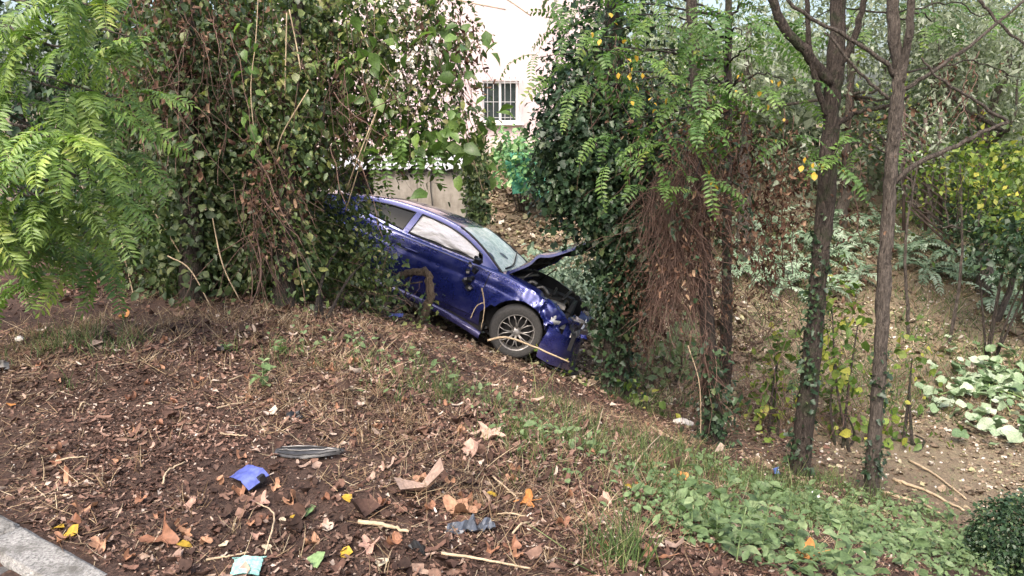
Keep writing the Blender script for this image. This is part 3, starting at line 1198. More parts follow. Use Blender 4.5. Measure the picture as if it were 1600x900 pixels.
# -- engine bay
eng = MB()
for (c, s) in (((1.36, 0, .66), (.62, .5, .3)), ((1.30, 0, .83), (.5, .34, .08)), ((1.12, -.42, .72), (.22, .3, .3)), ((1.55, .45, .68), (.34, .3, .28)), ((1.82, 0, .62), (.06, 1.2, .28)), ((1.55, -.45, .66), (.3, .22, .2))):
    R = np.array(Matrix.Rotation(rng.normal() * .08, 3, 'Z') @ Matrix.Rotation(rng.normal() * .06, 3, 'X'))
    box(eng, c, s, 0, R)
engine = eng.build('engine', m_dark, car, local=True)
for k in range(9):
    mb = MB()
    a = np.array([rng.uniform(1.05, 1.85), rng.uniform(-.6, .1), rng.uniform(.72, .86)])
    e = a + rng.normal(size=3) * np.array([.25, .25, .06])
    tube(mb, smooth_path([a, (a + e) / 2 + np.array([0, 0, .08]), e], 9), rng.uniform(.012, .03), 7)
    mb.build('hose', m_black if k % 3 else m_metal, engine, True, local=True)
for (c, s) in (((1.14, -.62, .90), (.16, .1, .1)), ((1.32, -.60, .86), (.14, .12, .09)), ((1.72, -.48, .80), (.2, .2, .05))):
    mb = MB()
    box(mb, c, s, 0, np.array(Matrix.Rotation(.3, 3, 'Z')))
    mb.build('engine_cover', m_metal, engine, local=True)
mb = MB()
tube(mb, smooth_path([(1.08, -.64, .92), (1.15, 0, .97), (1.08, .64, .92)], 12), .017, 6)
mb.build('strut_brace', m_metal, engine, True, local=True)
mb = MB()
box(mb, (.99, 0, .955), (.14, 1.36, .03), 0, np.array(Matrix.Rotation(.1, 3, 'Y')))
mb.build('cowl', m_black, car, local=True)

# -- front end: hanging bumper skin, splitter, lamps, torn bits
mb = MB()
P = np.empty((22, 14, 3))
for a, th in enumerate(np.linspace(-.15, 1.75, 22)):
    for c, t in enumerate(np.linspace(0, 1, 14)):
        x = 1.83 + .36 * math.sin(max(0, th)) + (min(0, th)) * .25
        y = -.88 + .62 * (1 - math.cos(max(0, th)))
        z = .14 + .42 * t - .06 * th
        v = Vector((x * 5, y * 5, z * 5))
        P[a, c] = (x + .03 * noise.noise(v) + .05 * (t - .5) ** 2 - .05 * t * math.sin(max(0, th)), y - .02 + .03 * noise.noise(v + Vector((7, 7, 7))), z + .02 * noise.noise(v * 1.4))
grid(mb, P)
grid(mb, P + np.array([-.012, .008, 0]), flip=True)
bump_o = mb.build('bumper', m_paint, car, True, local=True)
mb = MB()
pts = P[:, 0] + np.array([.02, -.01, -.02])
Q = np.stack([pts, pts + np.array([.06, -.04, -.005]), pts + np.array([.02, 0, -.02])])
grid(mb, Q)
mb.build('splitter', m_black, bump_o, local=True)
mb = MB()
box(mb, (2.03, -.40, .44), (.05, .62, .20), 0, np.array(Matrix.Rotation(.25, 3, 'Z')))
mb.build('grille', m_black, car, local=True)
for i_ in range(7):
    mb = MB()
    a = np.array([2.07, -.66 + i_ * .09, .36])
    tube(mb, [a, a + np.array([-.02, .02, .19])], .011, 5)
    mb.build('grille_bar', m_alloy, car, local=True)
for sg in (-1, 1):
    mb = MB()
    P = np.empty((10, 8, 3))
    for a, u in enumerate(np.linspace(0, 1, 10)):
        for c, t in enumerate(np.linspace(0, 1, 8)):
            v = Vector((u * 4, t * 4, sg))
            P[a, c] = (1.78 + .22 * u + .03 * noise.noise(v), sg * (.80 - .36 * u ** 1.5 + .05 * math.sin(t * PI)), .59 + .15 * t - .06 * u + .02 * noise.noise(v * 2))
    grid(mb, P, flip=sg > 0)
    mb.build('headlight', m_lamp if sg < 0 else m_lamp, car, True, local=True)
# shards: torn plastic and metal, each a bent strip
shard_m = (m_alloy, m_black, m_lamp, m_paint, m_metal, m_black, m_lamp, m_paint, m_alloy, m_black)
for k in range(22):
    mb = MB()
    c = np.array([rng.uniform(1.72, 2.16), rng.uniform(-.80, -.25), rng.uniform(.45, .74)])
    d = unit(rng.normal(size=3)) * rng.uniform(.06, .16)
    w = unit(rng.normal(size=3)) * rng.uniform(.015, .05)
    P = np.array([[c, c + w], [c + d + w * .4, c + d + w * 1.5], [c + d * 1.8 + rng.normal(size=3) * .03, c + d * 1.8 + w * .6]])
    grid(mb, P)
    grid(mb, P + np.array([.003, -.004, .003]), flip=True)
    mb.build('torn_trim', shard_m[k % len(shard_m)], car, local=True)

# -- mirror, smashed and hanging by its cable down the door
mb = MB()
for k in range(13):
    t = k / 12
    c = np.array([.60 + .05 * math.sin(k * 1.7), -(.93 + .03 * math.sin(k * 2.3)), 1.04 - .40 * t])
    s = np.array([.065, .05, .06]) * rng.uniform(.4, 1.2)
    R = np.array(Matrix.Rotation(rng.uniform(0, 3), 3, 'Z') @ Matrix.Rotation(rng.uniform(0, 3), 3, 'X'))
    box(mb, c, s, 0, R)
mir = mb.build('mirror', m_black, car, local=True)
for k in range(4):
    mb = MB()
    c = np.array([.60 + rng.normal() * .05, -.985, .92 - .09 * k])
    box(mb, c, (.04, .012, .03), 0, np.array(Matrix.Rotation(rng.uniform(-.6, .6), 3, 'Y')))
    mb.build('mirror_shard', m_alloy, mir, local=True)

# -- wheels
def lathe(mb, prof, n=48, mat=0):
    prof = np.array(prof)
    th = np.arange(n + 1) * 2 * PI / n
    P = np.stack([np.stack([np.cos(t) * prof[:, 0], prof[:, 1], np.sin(t) * prof[:, 0]], -1) for t in th])
    grid(mb, P, mat)


def wheel_meshes():
    t = MB()
    lathe(t, [(.222, -.112), (.238, -.122), (.30, -.128), (.325, -.118), (.337, -.095), (.34, -.05), (.34, .05), (.337, .095), (.325, .118), (.30, .128), (.238, .122), (.222, .112)])
    for g in (-.06, 0, .06):
        pass
    ty = t.mesh('tyre', m_rubber, True)
    r = MB()
    lathe(r, [(.258, -.122), (.262, -.112), (.245, -.10), (.238, -.06), (.235, .11)])
    lathe(r, [(.262, -.118), (.25, -.124), (.243, -.112)])
    rim = r.mesh('rim', m_alloy, True)
    sp = MB()
    for sgn in (1, -1):                        # a fork of two thin spokes
        tube(sp, [(.045, -.085, .004 * sgn), (.12, -.10, .010 * sgn), (.175, -.106, .022 * sgn), (.25, -.112, .066 * sgn)], [.011, .009, .008, .008], 5)
    spoke = sp.mesh('spoke', m_alloy, True)
    h = MB()
    lathe(h, [(0, -.10), (.03, -.10), (.06, -.088), (.065, -.05)], 20)
    hub = h.mesh('hub', m_alloy, True)
    d = MB()
    lathe(d, [(.0, -.02), (.19, -.02), (.19, .0), (0, 0)], 36)
    disc = d.mesh('brake_disc', m_dark, True)
    bk = MB()
    lathe(bk, [(0, .03), (.236, .03)], 30)
    back = bk.mesh('wheel_backing', m_dark, True)
    return ty, rim, spoke, hub, disc, back


ty, rim, spoke, hub, disc, back = wheel_meshes()
for (ax, sy, steer, side) in ((1.40, -.84, 20, -1), (-1.40, -.815, 0, -1), (1.40, .80, 20, 1), (-1.40, .80, 0, 1)):
    w = obj('wheel', ty, car, local=True, loc=(ax, sy, .34), rot=(0, .4 * ax, math.radians(steer) + (PI if side > 0 else 0)))
    rm = obj('rim', rim, w, local=True, scale=(.91, 1, .91))
    for k in range(8):
        obj('spoke', spoke, w, local=True, rot=(0, k * PI / 4, 0), scale=(.91, 1, .91))
    obj('hub', hub, w, local=True)
    obj('brake_disc', disc, w, local=True)
    obj('wheel_backing', back, w, local=True)
for sg in (-1, 1):
    mb = MB()
    P = np.empty((8, 6, 3))
    for a, u in enumerate(np.linspace(0, 1, 8)):
        for c, t in enumerate(np.linspace(0, 1, 6)):
            P[a, c] = (-2.39 + .12 * u ** 2, sg * (.46 + .38 * u), .76 + .15 * t)
    grid(mb, P + np.array([-.02, 0, 0]), flip=sg < 0)
    mb.build('tail_light', plain('tail_light_red', (.25, .01, .01), .15, .2, 9, 0), car, True, local=True)
# ================================================================ TREES, CREEPERS, PLANTS
def shape(tv, tf, mat, name='leaf', jig=0.0):
    mb = MB()
    mb.add(tv + rng.normal(size=tv.shape) * jig, tf)
    return mb.mesh(name, mat)


def frond_mesh(length, pairs, ll, lw, droop, mat, name, back=0.25, lobe=False, taper=True):
    """a compound leaf: a curved stalk with pairs of leaflets; +Y out, +Z up"""
    mb = MB()
    n = 14
    ang = np.linspace(0.15, -droop, n)
    p = np.zeros((n, 3))
    for i in range(1, n):
        p[i] = p[i - 1] + np.array([0, math.cos(ang[i]), math.sin(ang[i])]) * length / (n - 1)
    p[:, 0] += .03 * length * np.sin(np.linspace(0, 3, n))
    tube(mb, p, np.linspace(.0035, .001, n), 4)
    pos, D, Nn, S = [], [], [], []
    t0 = .16
    for k in range(pairs + 1):
        t = t0 + (1 - t0) * k / pairs
        f = t * (n - 1)
        i = min(n - 2, int(f))
        q = p[i] + (p[i + 1] - p[i]) * (f - i)
        tang = unit(p[i + 1] - p[i])
        nrm = np.cross(np.array([1, 0, 0]), tang)
        sz = (.55 + .9 * math.sin(min(1, t * 1.0) * PI * .78 + .35)) * .72 if taper else 1
        if k == pairs:
            dirs = [tang]
        else:
            dirs = [np.array([s, 0, 0]) * 1.0 + tang * (back + .35 * t) - nrm * (-.05 + .25 * rng.random()) for s in (-1, 1)]
        for dd in dirs:
            if rng.random() < .04:
                continue
            pos.append(q)
            D.append(dd + rng.normal(size=3) * .10)
            Nn.append(nrm + rng.normal(size=3) * .2)
            S.append((lw * sz / .54 * rng.uniform(.7, 1.2), ll * sz * rng.uniform(.7, 1.15), ll * sz * rng.uniform(.7, 1.6)))
    scatter(mb, LEAF_V, LEAF_F, np.array(pos), frames(np.array(D), np.array(Nn)), np.array(S))
    return mb.mesh(name, mat)


def aim(o, az, tilt, roll=0.0):
    """+Y of the leaf towards compass angle az (0 = +Y, clockwise), tilted up by tilt"""
    o.rotation_euler = (tilt, roll, -az)
    o.rotation_mode = 'XYZ'


def limb(mb, pts, r0, r1, sides=8, n=20, jit=.0):
    p = smooth_path(pts, n, jit)
    t = np.linspace(0, 1, n)
    fl = .55 * np.exp(-t * 14) if r0 > .07 else 0
    tube(mb, p, (r0 + (r1 - r0) * t) * (1 + fl + .05 * np.sin(t * 23 + r0 * 99) + .03 * np.sin(t * 61 + r0 * 31)), sides, wob=.045)
    return p


# ---- 1. bright pinnate-leaved tree on the left
FR1 = [frond_mesh(L, pr, .088, .021, dr, MT['frond'], 'compound_leaf') for L, pr, dr in ((.46, 15, 1.2), (.50, 16, 1.4), (.42, 14, .9), (.54, 18, 1.3), (.34, 12, 1.1))]
tb = np.array([-4.35, 5.2, terrain(-4.35, 5.2)])
t1 = thing('pinnate_leaf_tree', 'bright yellow-green tree with drooping feathery leaves at the left edge', 'tree', tb)
mb = MB()
trunk_p = limb(mb, [tb - [0, 0, .1], tb + [.1, -.05, 1.2], tb + [.15, -.15, 2.5], tb + [.3, -.2, 4.2]], .10, .04)
mb.build('trunk', MT['bark'], t1, True)
ROS1 = [(95, -25, 4.7, 14), (175, 15, 4.9, 10), (30, 40, 4.9, 8), (80, 70, 4.6, 13), (20, 150, 4.5, 14), (120, 150, 4.8, 13), (110, 225, 4.4, 20), (190, 160, 5.0, 8), (30, 270, 4.4, 14),
        (90, 320, 4.6, 13), (165, 290, 4.8, 10), (15, 330, 4.6, 10), (110, 330, 4.9, 8), (-40, 200, 4.5, 8), (-30, 300, 4.6, 8), (60, 350, 5.0, 8), (20, 385, 4.9, 9), (85, 385, 5.1, 9), (40, 430, 5.2, 8), (130, 400, 5.3, 8), (215, 60, 5.2, 7), (150, 90, 5.1, 9), (200, 250, 5.1, 6)]
for (px, py, d, k) in ROS1:
    c = at(px, py, d)
    src = trunk_p[int(np.clip(np.argmin(np.abs(trunk_p[:, 2] - c[2] - .25)), 3, 19))]
    mb = MB()
    limb(mb, [src, (src + c) / 2 + [0, 0, .12], c], .018, .006, 6, 12, .008)
    mb.build('branch', MT['bark'], t1, True)
    for i in range(k):
        az = PI + rng.uniform(-1.9, 1.9)
        o = obj('compound_leaf', FR1[rng.integers(5)], t1, loc=c + rng.normal(size=3) * .045)
        aim(o, az, rng.uniform(-.55, .45), rng.normal() * .25)
        o.scale = (rng.uniform(.8, 1.1),) * 3

# ---- 2. big thickets of creeper-covered trees, left and middle
def creeper_tree(label, base, top, r, blobs, leaf, size, tv, tf, dry=(), vines=(), lean=None, stems=(), n_brown=0, name='creeper_covered_tree'):
    t = thing(name, label, 'tree', base)
    mb = MB()
    mid = (np.asarray(base) + np.asarray(top)) / 2 + (np.array(lean) if lean is not None else 0)
    limb(mb, [np.asarray(base) - [0, 0, .15], mid, top], r, r * .55, 10, 26, .01)
    mb.build('trunk', MT['bark_moss'], t, True)
    mb = MB()
    foliage(mb, blobs, size, tv, tf)
    mb.build('foliage', MT[leaf], t, kind='stuff')
    if dry:
        mb = MB()
        foliage(mb, dry, size * .85, CURL_V * np.array([.6, 1, 1.3]), CURL_F, droop=1.2, up=.1)
        mb.build('dry_leaves', MT['dry_leaf'], t, kind='stuff')
    if vines:
        mb = MB()
        for c, rr, n in vines:
            tangle(mb, c, rr, int(n * (.6 if name != 'vine_covered_tree' else 1)), .0038, .8 if name != 'vine_covered_tree' else .6, wander=.17)
        mb.build('dry_vines', MT['vine_stem'], t, kind='stuff')
    for a, c in stems:
        mb = MB()
        a, c = np.asarray(a), np.asarray(c)
        tube(mb, smooth_path([a, (a + c) / 2 + rng.normal(size=3) * .06, c], 10), .006, 5)
        mb.build('hanging_stem', MT['pale_stem'], t)
    return t


def B(px, py, d, rx, rz, n, ry=None):
    return (at(px, py, d), (rx, ry or max(rx, .5), rz), n)


g0 = ground(300, 470)
creeper_tree('dark tree wrapped in creeper just right of the feathery leaves', g0, at(290, -120, 7.4), .10,
             [B(250, 40, 7.6, .55, .6, 1700), B(330, 120, 7.3, .55, .7, 1700), B(250, 210, 7.4, .6, .6, 1900), B(350, 300, 7.2, .6, .55, 1900), B(260, 370, 7.1, .6, .5, 2000), B(370, 400, 7.0, .5, .45, 1500),
              B(190, 130, 7.8, .5, .8, 1300), B(180, 320, 7.6, .5, .8, 1300), B(320, 440, 6.9, .6, .2, 900), B(300, -60, 7.6, .8, .5, 1500), B(290, 150, 6.9, .3, .8, 1500, .25), B(290, 340, 6.75, .35, .6, 1500, .25)],
             'dark_leaf', .056, LEAF_V * np.array([1.15, 1, 1]), LEAF_F,
             dry=[B(250, 90, 6.9, .3, .6, 500), B(330, 60, 7.0, .3, .5, 350), B(430, 330, 6.8, .25, .5, 300), B(300, 200, 6.8, .3, .5, 260)],
             vines=[B(255, 100, 6.9, .35, .8, 190), B(330, 80, 6.9, .4, .6, 120), B(420, 330, 6.75, .3, .6, 130), B(300, 430, 6.8, .8, .3, 40)],
             stems=[(at(300, 430, 6.7), at(240, 330, 6.7)), (at(375, 470, 6.5), at(330, 330, 6.7)), (at(213, 480, 6.5), at(190, 380, 6.8)), (at(330, 480, 6.4), at(262, 400, 6.5))])
g0 = ground(440, 480)
creeper_tree('dark leaning tree hung with creeper left of the blue car', g0, at(470, -100, 8.2), .09,
             [B(430, 40, 8.0, .55, .5, 1500), B(440, 150, 7.8, .6, .6, 1900), B(420, 250, 7.6, .5, .6, 1700), B(440, 380, 7.4, .45, .5, 1500), B(500, 330, 7.9, .45, .5, 1100), B(480, 80, 8.3, .6, .6, 1400), B(430, 450, 7.1, .45, .2, 500),
              B(520, 10, 8.3, .7, .5, 1300), B(450, 200, 7.2, .3, .7, 1300, .25), B(440, 400, 6.95, .3, .4, 1100, .25), B(500, 180, 8.4, .5, .8, 1500)],
             'thicket_leaf', .056, LEAF_V * np.array([1.15, 1, 1]), LEAF_F,
             dry=[B(440, 330, 7.3, .25, .6, 260), B(400, 60, 7.5, .3, .5, 220), B(545, 160, 8.0, .3, .5, 220)],
             vines=[B(430, 350, 7.1, .3, .8, 150), B(410, 120, 7.3, .4, .9, 110), B(550, 110, 7.7, .35, .9, 90), B(480, 180, 7.4, .5, .8, 90)],
             stems=[(at(432, 240, 7.0), at(482, 140, 7.0)), (at(452, 15, 7.0), at(470, 110, 7.0)), (at(540, 300, 7.6), at(590, 170, 7.6)), (at(445, 150, 7.0), at(448, 20, 7.0))])
g0 = at(620, 420, 9.0)
g0[2] = terrain(g0[0], g0[1])
t3 = creeper_tree('broad-leaved climber hanging above the blue car in front of the house', g0 + [-1.6, -.6, .4], at(560, -140, 8.4), .10,
                  [B(560, 70, 8.3, .5, .5, 1400), B(620, 120, 8.2, .5, .55, 1300), B(680, 40, 8.3, .45, .4, 650), B(560, 180, 8.0, .45, .35, 650), B(640, 215, 8.0, .5, .24, 700), B(715, 190, 8.1, .3, .28, 420), B(600, -30, 8.4, .9, .35, 1200),
                   B(745, 220, 8.2, .14, .2, 120), B(720, 100, 8.4, .25, .4, 220), B(520, 235, 8.1, .4, .25, 250)],
                  'thicket_leaf', .062, LEAF_V, LEAF_F,
                  dry=[B(705, 90, 8.2, .28, .35, 170), B(660, 45, 8.1, .25, .3, 100), B(585, 215, 7.8, .2, .16, 60)],
                  vines=[B(600, 130, 8.0, .6, .8, 100), B(690, 60, 8.1, .4, .5, 60)],
                  stems=[(at(540, 330, 7.7), at(608, 120, 7.7)), (at(622, 130, 7.8), at(560, 40, 7.8)), (at(755, 300, 8.0), at(720, 110, 8.0)), (at(790, 15, 8.2), at(600, -40, 8.2)), (at(830, 25, 8.3), at(760, -10, 8.3))])
BIG = [shape(LEAF_V * np.array([1.25, 1, 1.6]), LEAF_F, MT['big_leaf'], 'leaf', .02) for _ in range(4)]
for k in range(230):
    c0 = [(600, 150, 75, 70), (660, 200, 75, 40), (560, 90, 60, 70), (690, 70, 50, 60), (730, 210, 40, 40), (640, 230, 80, 22)][k % 6]
    p = at(c0[0] + rng.normal() * c0[2] * .8, c0[1] + rng.normal() * c0[3] * .7, 7.75 + rng.normal() * .18)
    o = obj('leaf', BIG[k % 4], t3, loc=p, scale=rng.uniform(.12, .20))
    aim(o, rng.uniform(0, 2 * PI), rng.uniform(-1.3, .1), rng.normal() * .5)
FR3 = [frond_mesh(L, 9, .075, .03, dr, MT['frond2'], 'compound_leaf') for L, dr in ((.42, 1.3), (.5, 1.5))]
for (px, py) in ((625, 215), (655, 225), (610, 235), (640, 200), (690, 225), (585, 225)):
    o = obj('compound_leaf', FR3[rng.integers(2)], t3, loc=at(px, py, 7.6))
    aim(o, PI + rng.uniform(-.6, .6), rng.uniform(-1.2, -.7))
# bright hanging spray of leaves in front of the dark thicket
spray = thing('leafy_vine', 'bright green vine strand hanging in front of the dark thicket', 'vine', at(405, 40, 6.6))
mb = MB()
sp = smooth_path([at(405, -40, 6.6), at(400, 60, 6.6), at(392, 140, 6.6), at(400, 235, 6.6)], 20)
tube(mb, sp, .004, 5)
mb.build('stem', MT['pale_stem'], spray)
for k in range(26):
    o = obj('leaf', BIG[k % 4], spray, loc=sp[rng.integers(5, 20)] + rng.normal(size=3) * [.06, .05, .03], scale=rng.uniform(.085, .12))
    aim(o, PI + rng.uniform(-2, 2), rng.uniform(-1.4, -.5), rng.normal() * .4)
# seed heads and pale flowers of the climber (tiny, uncountable)
mb = MB()
foliage(mb, [B(650, 75, 7.8, .2, .15, 110), B(640, 125, 7.8, .15, .12, 60), B(590, 110, 7.8, .12, .2, 50), B(590, 10, 7.9, .3, .1, 60)], .035, CURL_V, CURL_F, per=12, spread=.03)
mb.build('seed_heads', plain('seed_fluff', (.6, .57, .5), .9, .2, 9, 0), t3, kind='stuff')

# dark evergreen beyond, upper left, closing the view
def bush(name, label, cat, base, blobs, leaf, size, tv=KITE_V, tf=KITE_F, nstem=5, h=.6, group=None, **kw):
    t = thing(name, label, cat, base, group=group)
    for i in range(nstem):
        mb = MB()
        b0 = np.asarray(base) + [rng.normal() * .06, rng.normal() * .06, -.06]
        c = blobs[i % len(blobs)][0]
        limb(mb, [b0, (b0 + c) / 2 + rng.normal(size=3) * .06, c], .02 * h / .6, .007, 6, 10)
        mb.build('stem', MT['bark_moss'], t, True)
    mb = MB()
    foliage(mb, blobs, size, tv, tf, **kw)
    mb.build('foliage', MT[leaf], t, kind='stuff')
    return t


q = at(60, 440, 10)
q[2] = terrain(q[0], q[1])
bush('evergreen_tree', 'dark evergreen tree behind the feathery leaves in the upper left corner', 'tree', q,
     [B(20, 60, 10, 1.3, 1.3, 2500), B(150, 60, 10.5, 1.4, 1.4, 2500), B(60, 260, 9.6, 1.4, 1.2, 2500), B(-60, 350, 9.6, 1.2, 1.2, 1600), B(150, 330, 9.4, 1.0, 1.0, 1800), B(320, 200, 10.2, 1.2, 2.0, 4200), B(300, -20, 10.4, 1.6, 1.2, 3600), B(420, 120, 10.2, 1.0, 1.8, 3600), B(420, 330, 9.6, .7, .8, 2200), B(300, 400, 9.4, 1.2, .6, 2600)],
     'ivy_leaf', .085, nstem=7, h=3, spread=.14)

# low green shrub in front of the car's tail
g0 = ground(505, 505)
shr = bush('broadleaf_shrub', 'low green shrub hiding the tail of the blue car', 'shrub', g0,
           [B(490, 400, 8.3, .45, .42, 1700), B(545, 430, 8.2, .38, .38, 1500), B(580, 400, 8.35, .22, .28, 620), B(600, 440, 8.5, .2, .2, 330), B(640, 500, 8.6, .3, .06, 200), B(520, 480, 8.0, .5, .22, 1100), B(560, 360, 8.4, .25, .25, 420), B(470, 460, 7.9, .4, .3, 900), B(540, 320, 8.6, .3, .2, 260)],
           'thicket_leaf', .05, nstem=7)
mb = MB()
for c in ((500, 470), (560, 480), (470, 430)):
    tangle(mb, at(*c, 8.0), (.4, .3, .3), 40, .004, .6, down=-.4)
mb.build('twigs', MT['vine_stem'], shr, kind='stuff')
# gnarled bent branch and pale twigs beside the car's flank
gn = thing('gnarled_branch', 'bent grey-brown branch arching beside the blue car door', 'branch', at(665, 492, 9.1))
mb = MB()
limb(mb, [at(655, 505, 9.1), at(672, 470, 9.05), at(668, 430, 9.05), at(650, 424, 9.05), at(622, 432, 9.1)], .058, .042, 9, 24, .010)
mb.build('limb', MT['pale_bark'], gn, True)
for (a, c) in (((645, 425), (630, 470)), ((664, 470), (632, 505)), ((655, 500), (620, 455)), ((660, 440), (605, 448)), ((648, 505), (636, 440)), ((628, 433), (598, 405))):
    mb = MB()
    limb(mb, [at(*a, 9.05), at((a[0] + c[0]) / 2 + rng.normal() * 6, (a[1] + c[1]) / 2 + rng.normal() * 6, 9.0), at(*c, 9.0)], .010, .004, 6, 10)
    mb.build('twig', MT['pale_bark'], gn, True)

# shrub column right of the concrete tank, greenery on the bank behind the car
q = at(745, 350, 13.6)
q[2] = terrain(q[0], q[1])
bush('ivy_column', 'narrow dark green ivy column at the right end of the concrete tank', 'shrub', q,
     [B(742, 255, 13.6, .22, .35, 700, .3), B(744, 300, 13.6, .22, .4, 700, .3), B(748, 335, 13.6, .25, .2, 400, .3)], 'dark_leaf', .075, spread=.07)
q = at(815, 305, 16.5)
q[2] = terrain(q[0], q[1])
gb = bush('garden_shrub', 'vivid green shrub under green netting below the house wall', 'shrub', q,
          [B(800, 245, 16.7, .35, .3, 420), B(830, 250, 16.7, .5, .35, 600), B(815, 265, 15.9, .5, .35, 420), B(800, 235, 15.9, .4, .2, 260), B(870, 260, 16.7, .6, .4, 500)], 'teal', .10)
m_net = plain('green_netting', (.055, .21, .14), .8, .5, 9, .5)
mb = MB()
P = np.empty((14, 12, 3))
for a in range(14):
    for c in range(12):
        p = at(785 + a * 5.2 + c * 1.5, 238 + c * 5.6 + 10 * (a > 7), 16.0)
        P[a, c] = p + np.array([.03 * noise.noise(Vector((a * .8, c * .8, 0))), -.25 * noise.noise(Vector((a * .3, c * .35, 2))) - .02 * c, .06 * noise.noise(Vector((a * .7, c * .6, 5)))])
grid(mb, P)
grid(mb, P + np.array([0, .01, 0]), flip=True)
tag(mb.build('netting', m_net, smooth=True), 'green garden netting draped on the bank below the house', 'netting')
for k, (px, py) in enumerate(((870, 460), (905, 440), (850, 440))):
    q = at(px, py + 20, 12.2)
    q[2] = terrain(q[0], q[1])
    bush('garden_shrub', ['pale green bush beyond the raised bonnet, nearest the ivy trunk', 'pale green bush mostly hidden behind the ivy trunk', 'pale green bush just past the front of the blue car'][k], 'shrub', q,
         [B(px, py - 10, 12.2, .4, .35, 420), B(px + 14, py + 12, 12.1, .4, .3, 420)], 'silver', .085)

# ---- 3. the ivy-clad tree that stopped the car
g1 = ground(965, 618)
dI = g1[1]
tI = creeper_tree('thick trunk covered in dark ivy against the nose of the blue car', g1, at(955, -150, dI + .2), .16,
                  [B(965, 575, dI, .15, .3, 600, .18), B(968, 480, dI, .26, .36, 1200, .28), B(968, 395, dI, .36, .42, 2600, .4), B(925, 300, dI, .48, .42, 3200, .45), B(900, 230, dI, .5, .5, 3200, .5), B(905, 150, dI + .1, .45, .5, 2400, .45), B(960, 230, dI, .5, .6, 2600, .45),
                   B(930, 70, dI + .2, .45, .5, 1300), B(990, 330, dI - .1, .4, .5, 1900, .35), B(1035, 250, dI - .2, .35, .5, 1100, .35), B(1030, 400, dI - .1, .25, .35, 600, .3), B(860, 290, dI + .1, .22, .4, 600, .3), B(1010, 130, dI + .2, .5, .6, 1000), B(950, -30, dI + .2, .7, .5, 1200)],
                  'ivy_leaf', .058, IVY_V, IVY_F,
                  dry=[B(1012, 490, dI - .2, .15, .35, 420, .2), B(985, 430, dI - .3, .16, .25, 240, .2), B(1010, 200, dI - .3, .35, .5, 260)],
                  vines=[B(1015, 300, dI - .35, .34, .8, 220, .3), B(1040, 420, dI - .4, .22, .5, 160, .25), B(1010, 470, dI - .2, .15, .35, 110, .2), B(960, 120, dI - .2, .35, .7, 90, .3)])
g2 = ground(1115, 695)
d2 = g2[1]
tV = creeper_tree('slim trunk bundled in dry brown vines between the ivy tree and the dark trunk', g2, at(1075, -120, d2 + .7), .085,
                  [B(1115, 660, d2, .13, .28, 340, .15), B(1110, 590, d2, .12, .25, 240, .15), B(1140, 320, d2 + .4, .25, .5, 200), B(1080, 330, d2 + .2, .3, .4, 160)],
                  'ivy_leaf', .055, IVY_V, IVY_F,
                  dry=[B(1080, 330, d2 + .2, .3, .6, 420, .3), B(1110, 230, d2 + .4, .4, .5, 420), B(1060, 420, d2 + .1, .25, .4, 260, .3)],
                  vines=[B(1085, 400, d2 + .1, .13, .7, 220, .15), B(1072, 300, d2 + .1, .24, .6, 330, .22), B(1050, 420, d2 + .1, .13, .4, 130, .18), B(1105, 560, d2, .07, .45, 80, .1), B(1030, 310, d2 + .2, .2, .45, 130, .2), B(1120, 300, d2 + .2, .15, .5, 70, .2)],
                  stems=[(at(1095, 690, d2 - .1), at(1075, 540, d2 - .1))], name='vine_covered_tree')

# ---- 4. fronds of the locust tree hanging over the ivy trunk
FR2 = [frond_mesh(L, pr, .075, .03, dr, MT['frond2'], 'compound_leaf', back=.15) for L, pr, dr in ((.42, 9, .7), (.5, 10, 1.0), (.36, 8, .5), (.46, 9, 1.3))]
YL = [shape(LEAF_V * np.array([1.3, 1, 1.3]), LEAF_F, MT['yellow_leaf'], 'yellow_leaf', .03) for _ in range(3)]


def frond_boughs(t, spots, src, d_src, fr, rad=.014):
    for (px, py, d, k, spread_) in spots:
        c = at(px, py, d)
        mb = MB()
        s = src(c)
        limb(mb, [s, s * .45 + c * .55 + [0, 0, .12], c], rad, .004, 6, 14, .012)
        mb.build('branch', MT['bark_moss'], t, True)
        for i in range(k):
            o = obj('compound_leaf', fr[rng.integers(len(fr))], t, loc=c + rng.normal(size=3) * [spread_, .12, spread_ * .5])
            aim(o, PI + rng.uniform(-2.2, 2.2), rng.uniform(-.9, .35), rng.normal() * .35)
            o.scale = (rng.uniform(.7, 1.1),) * 3


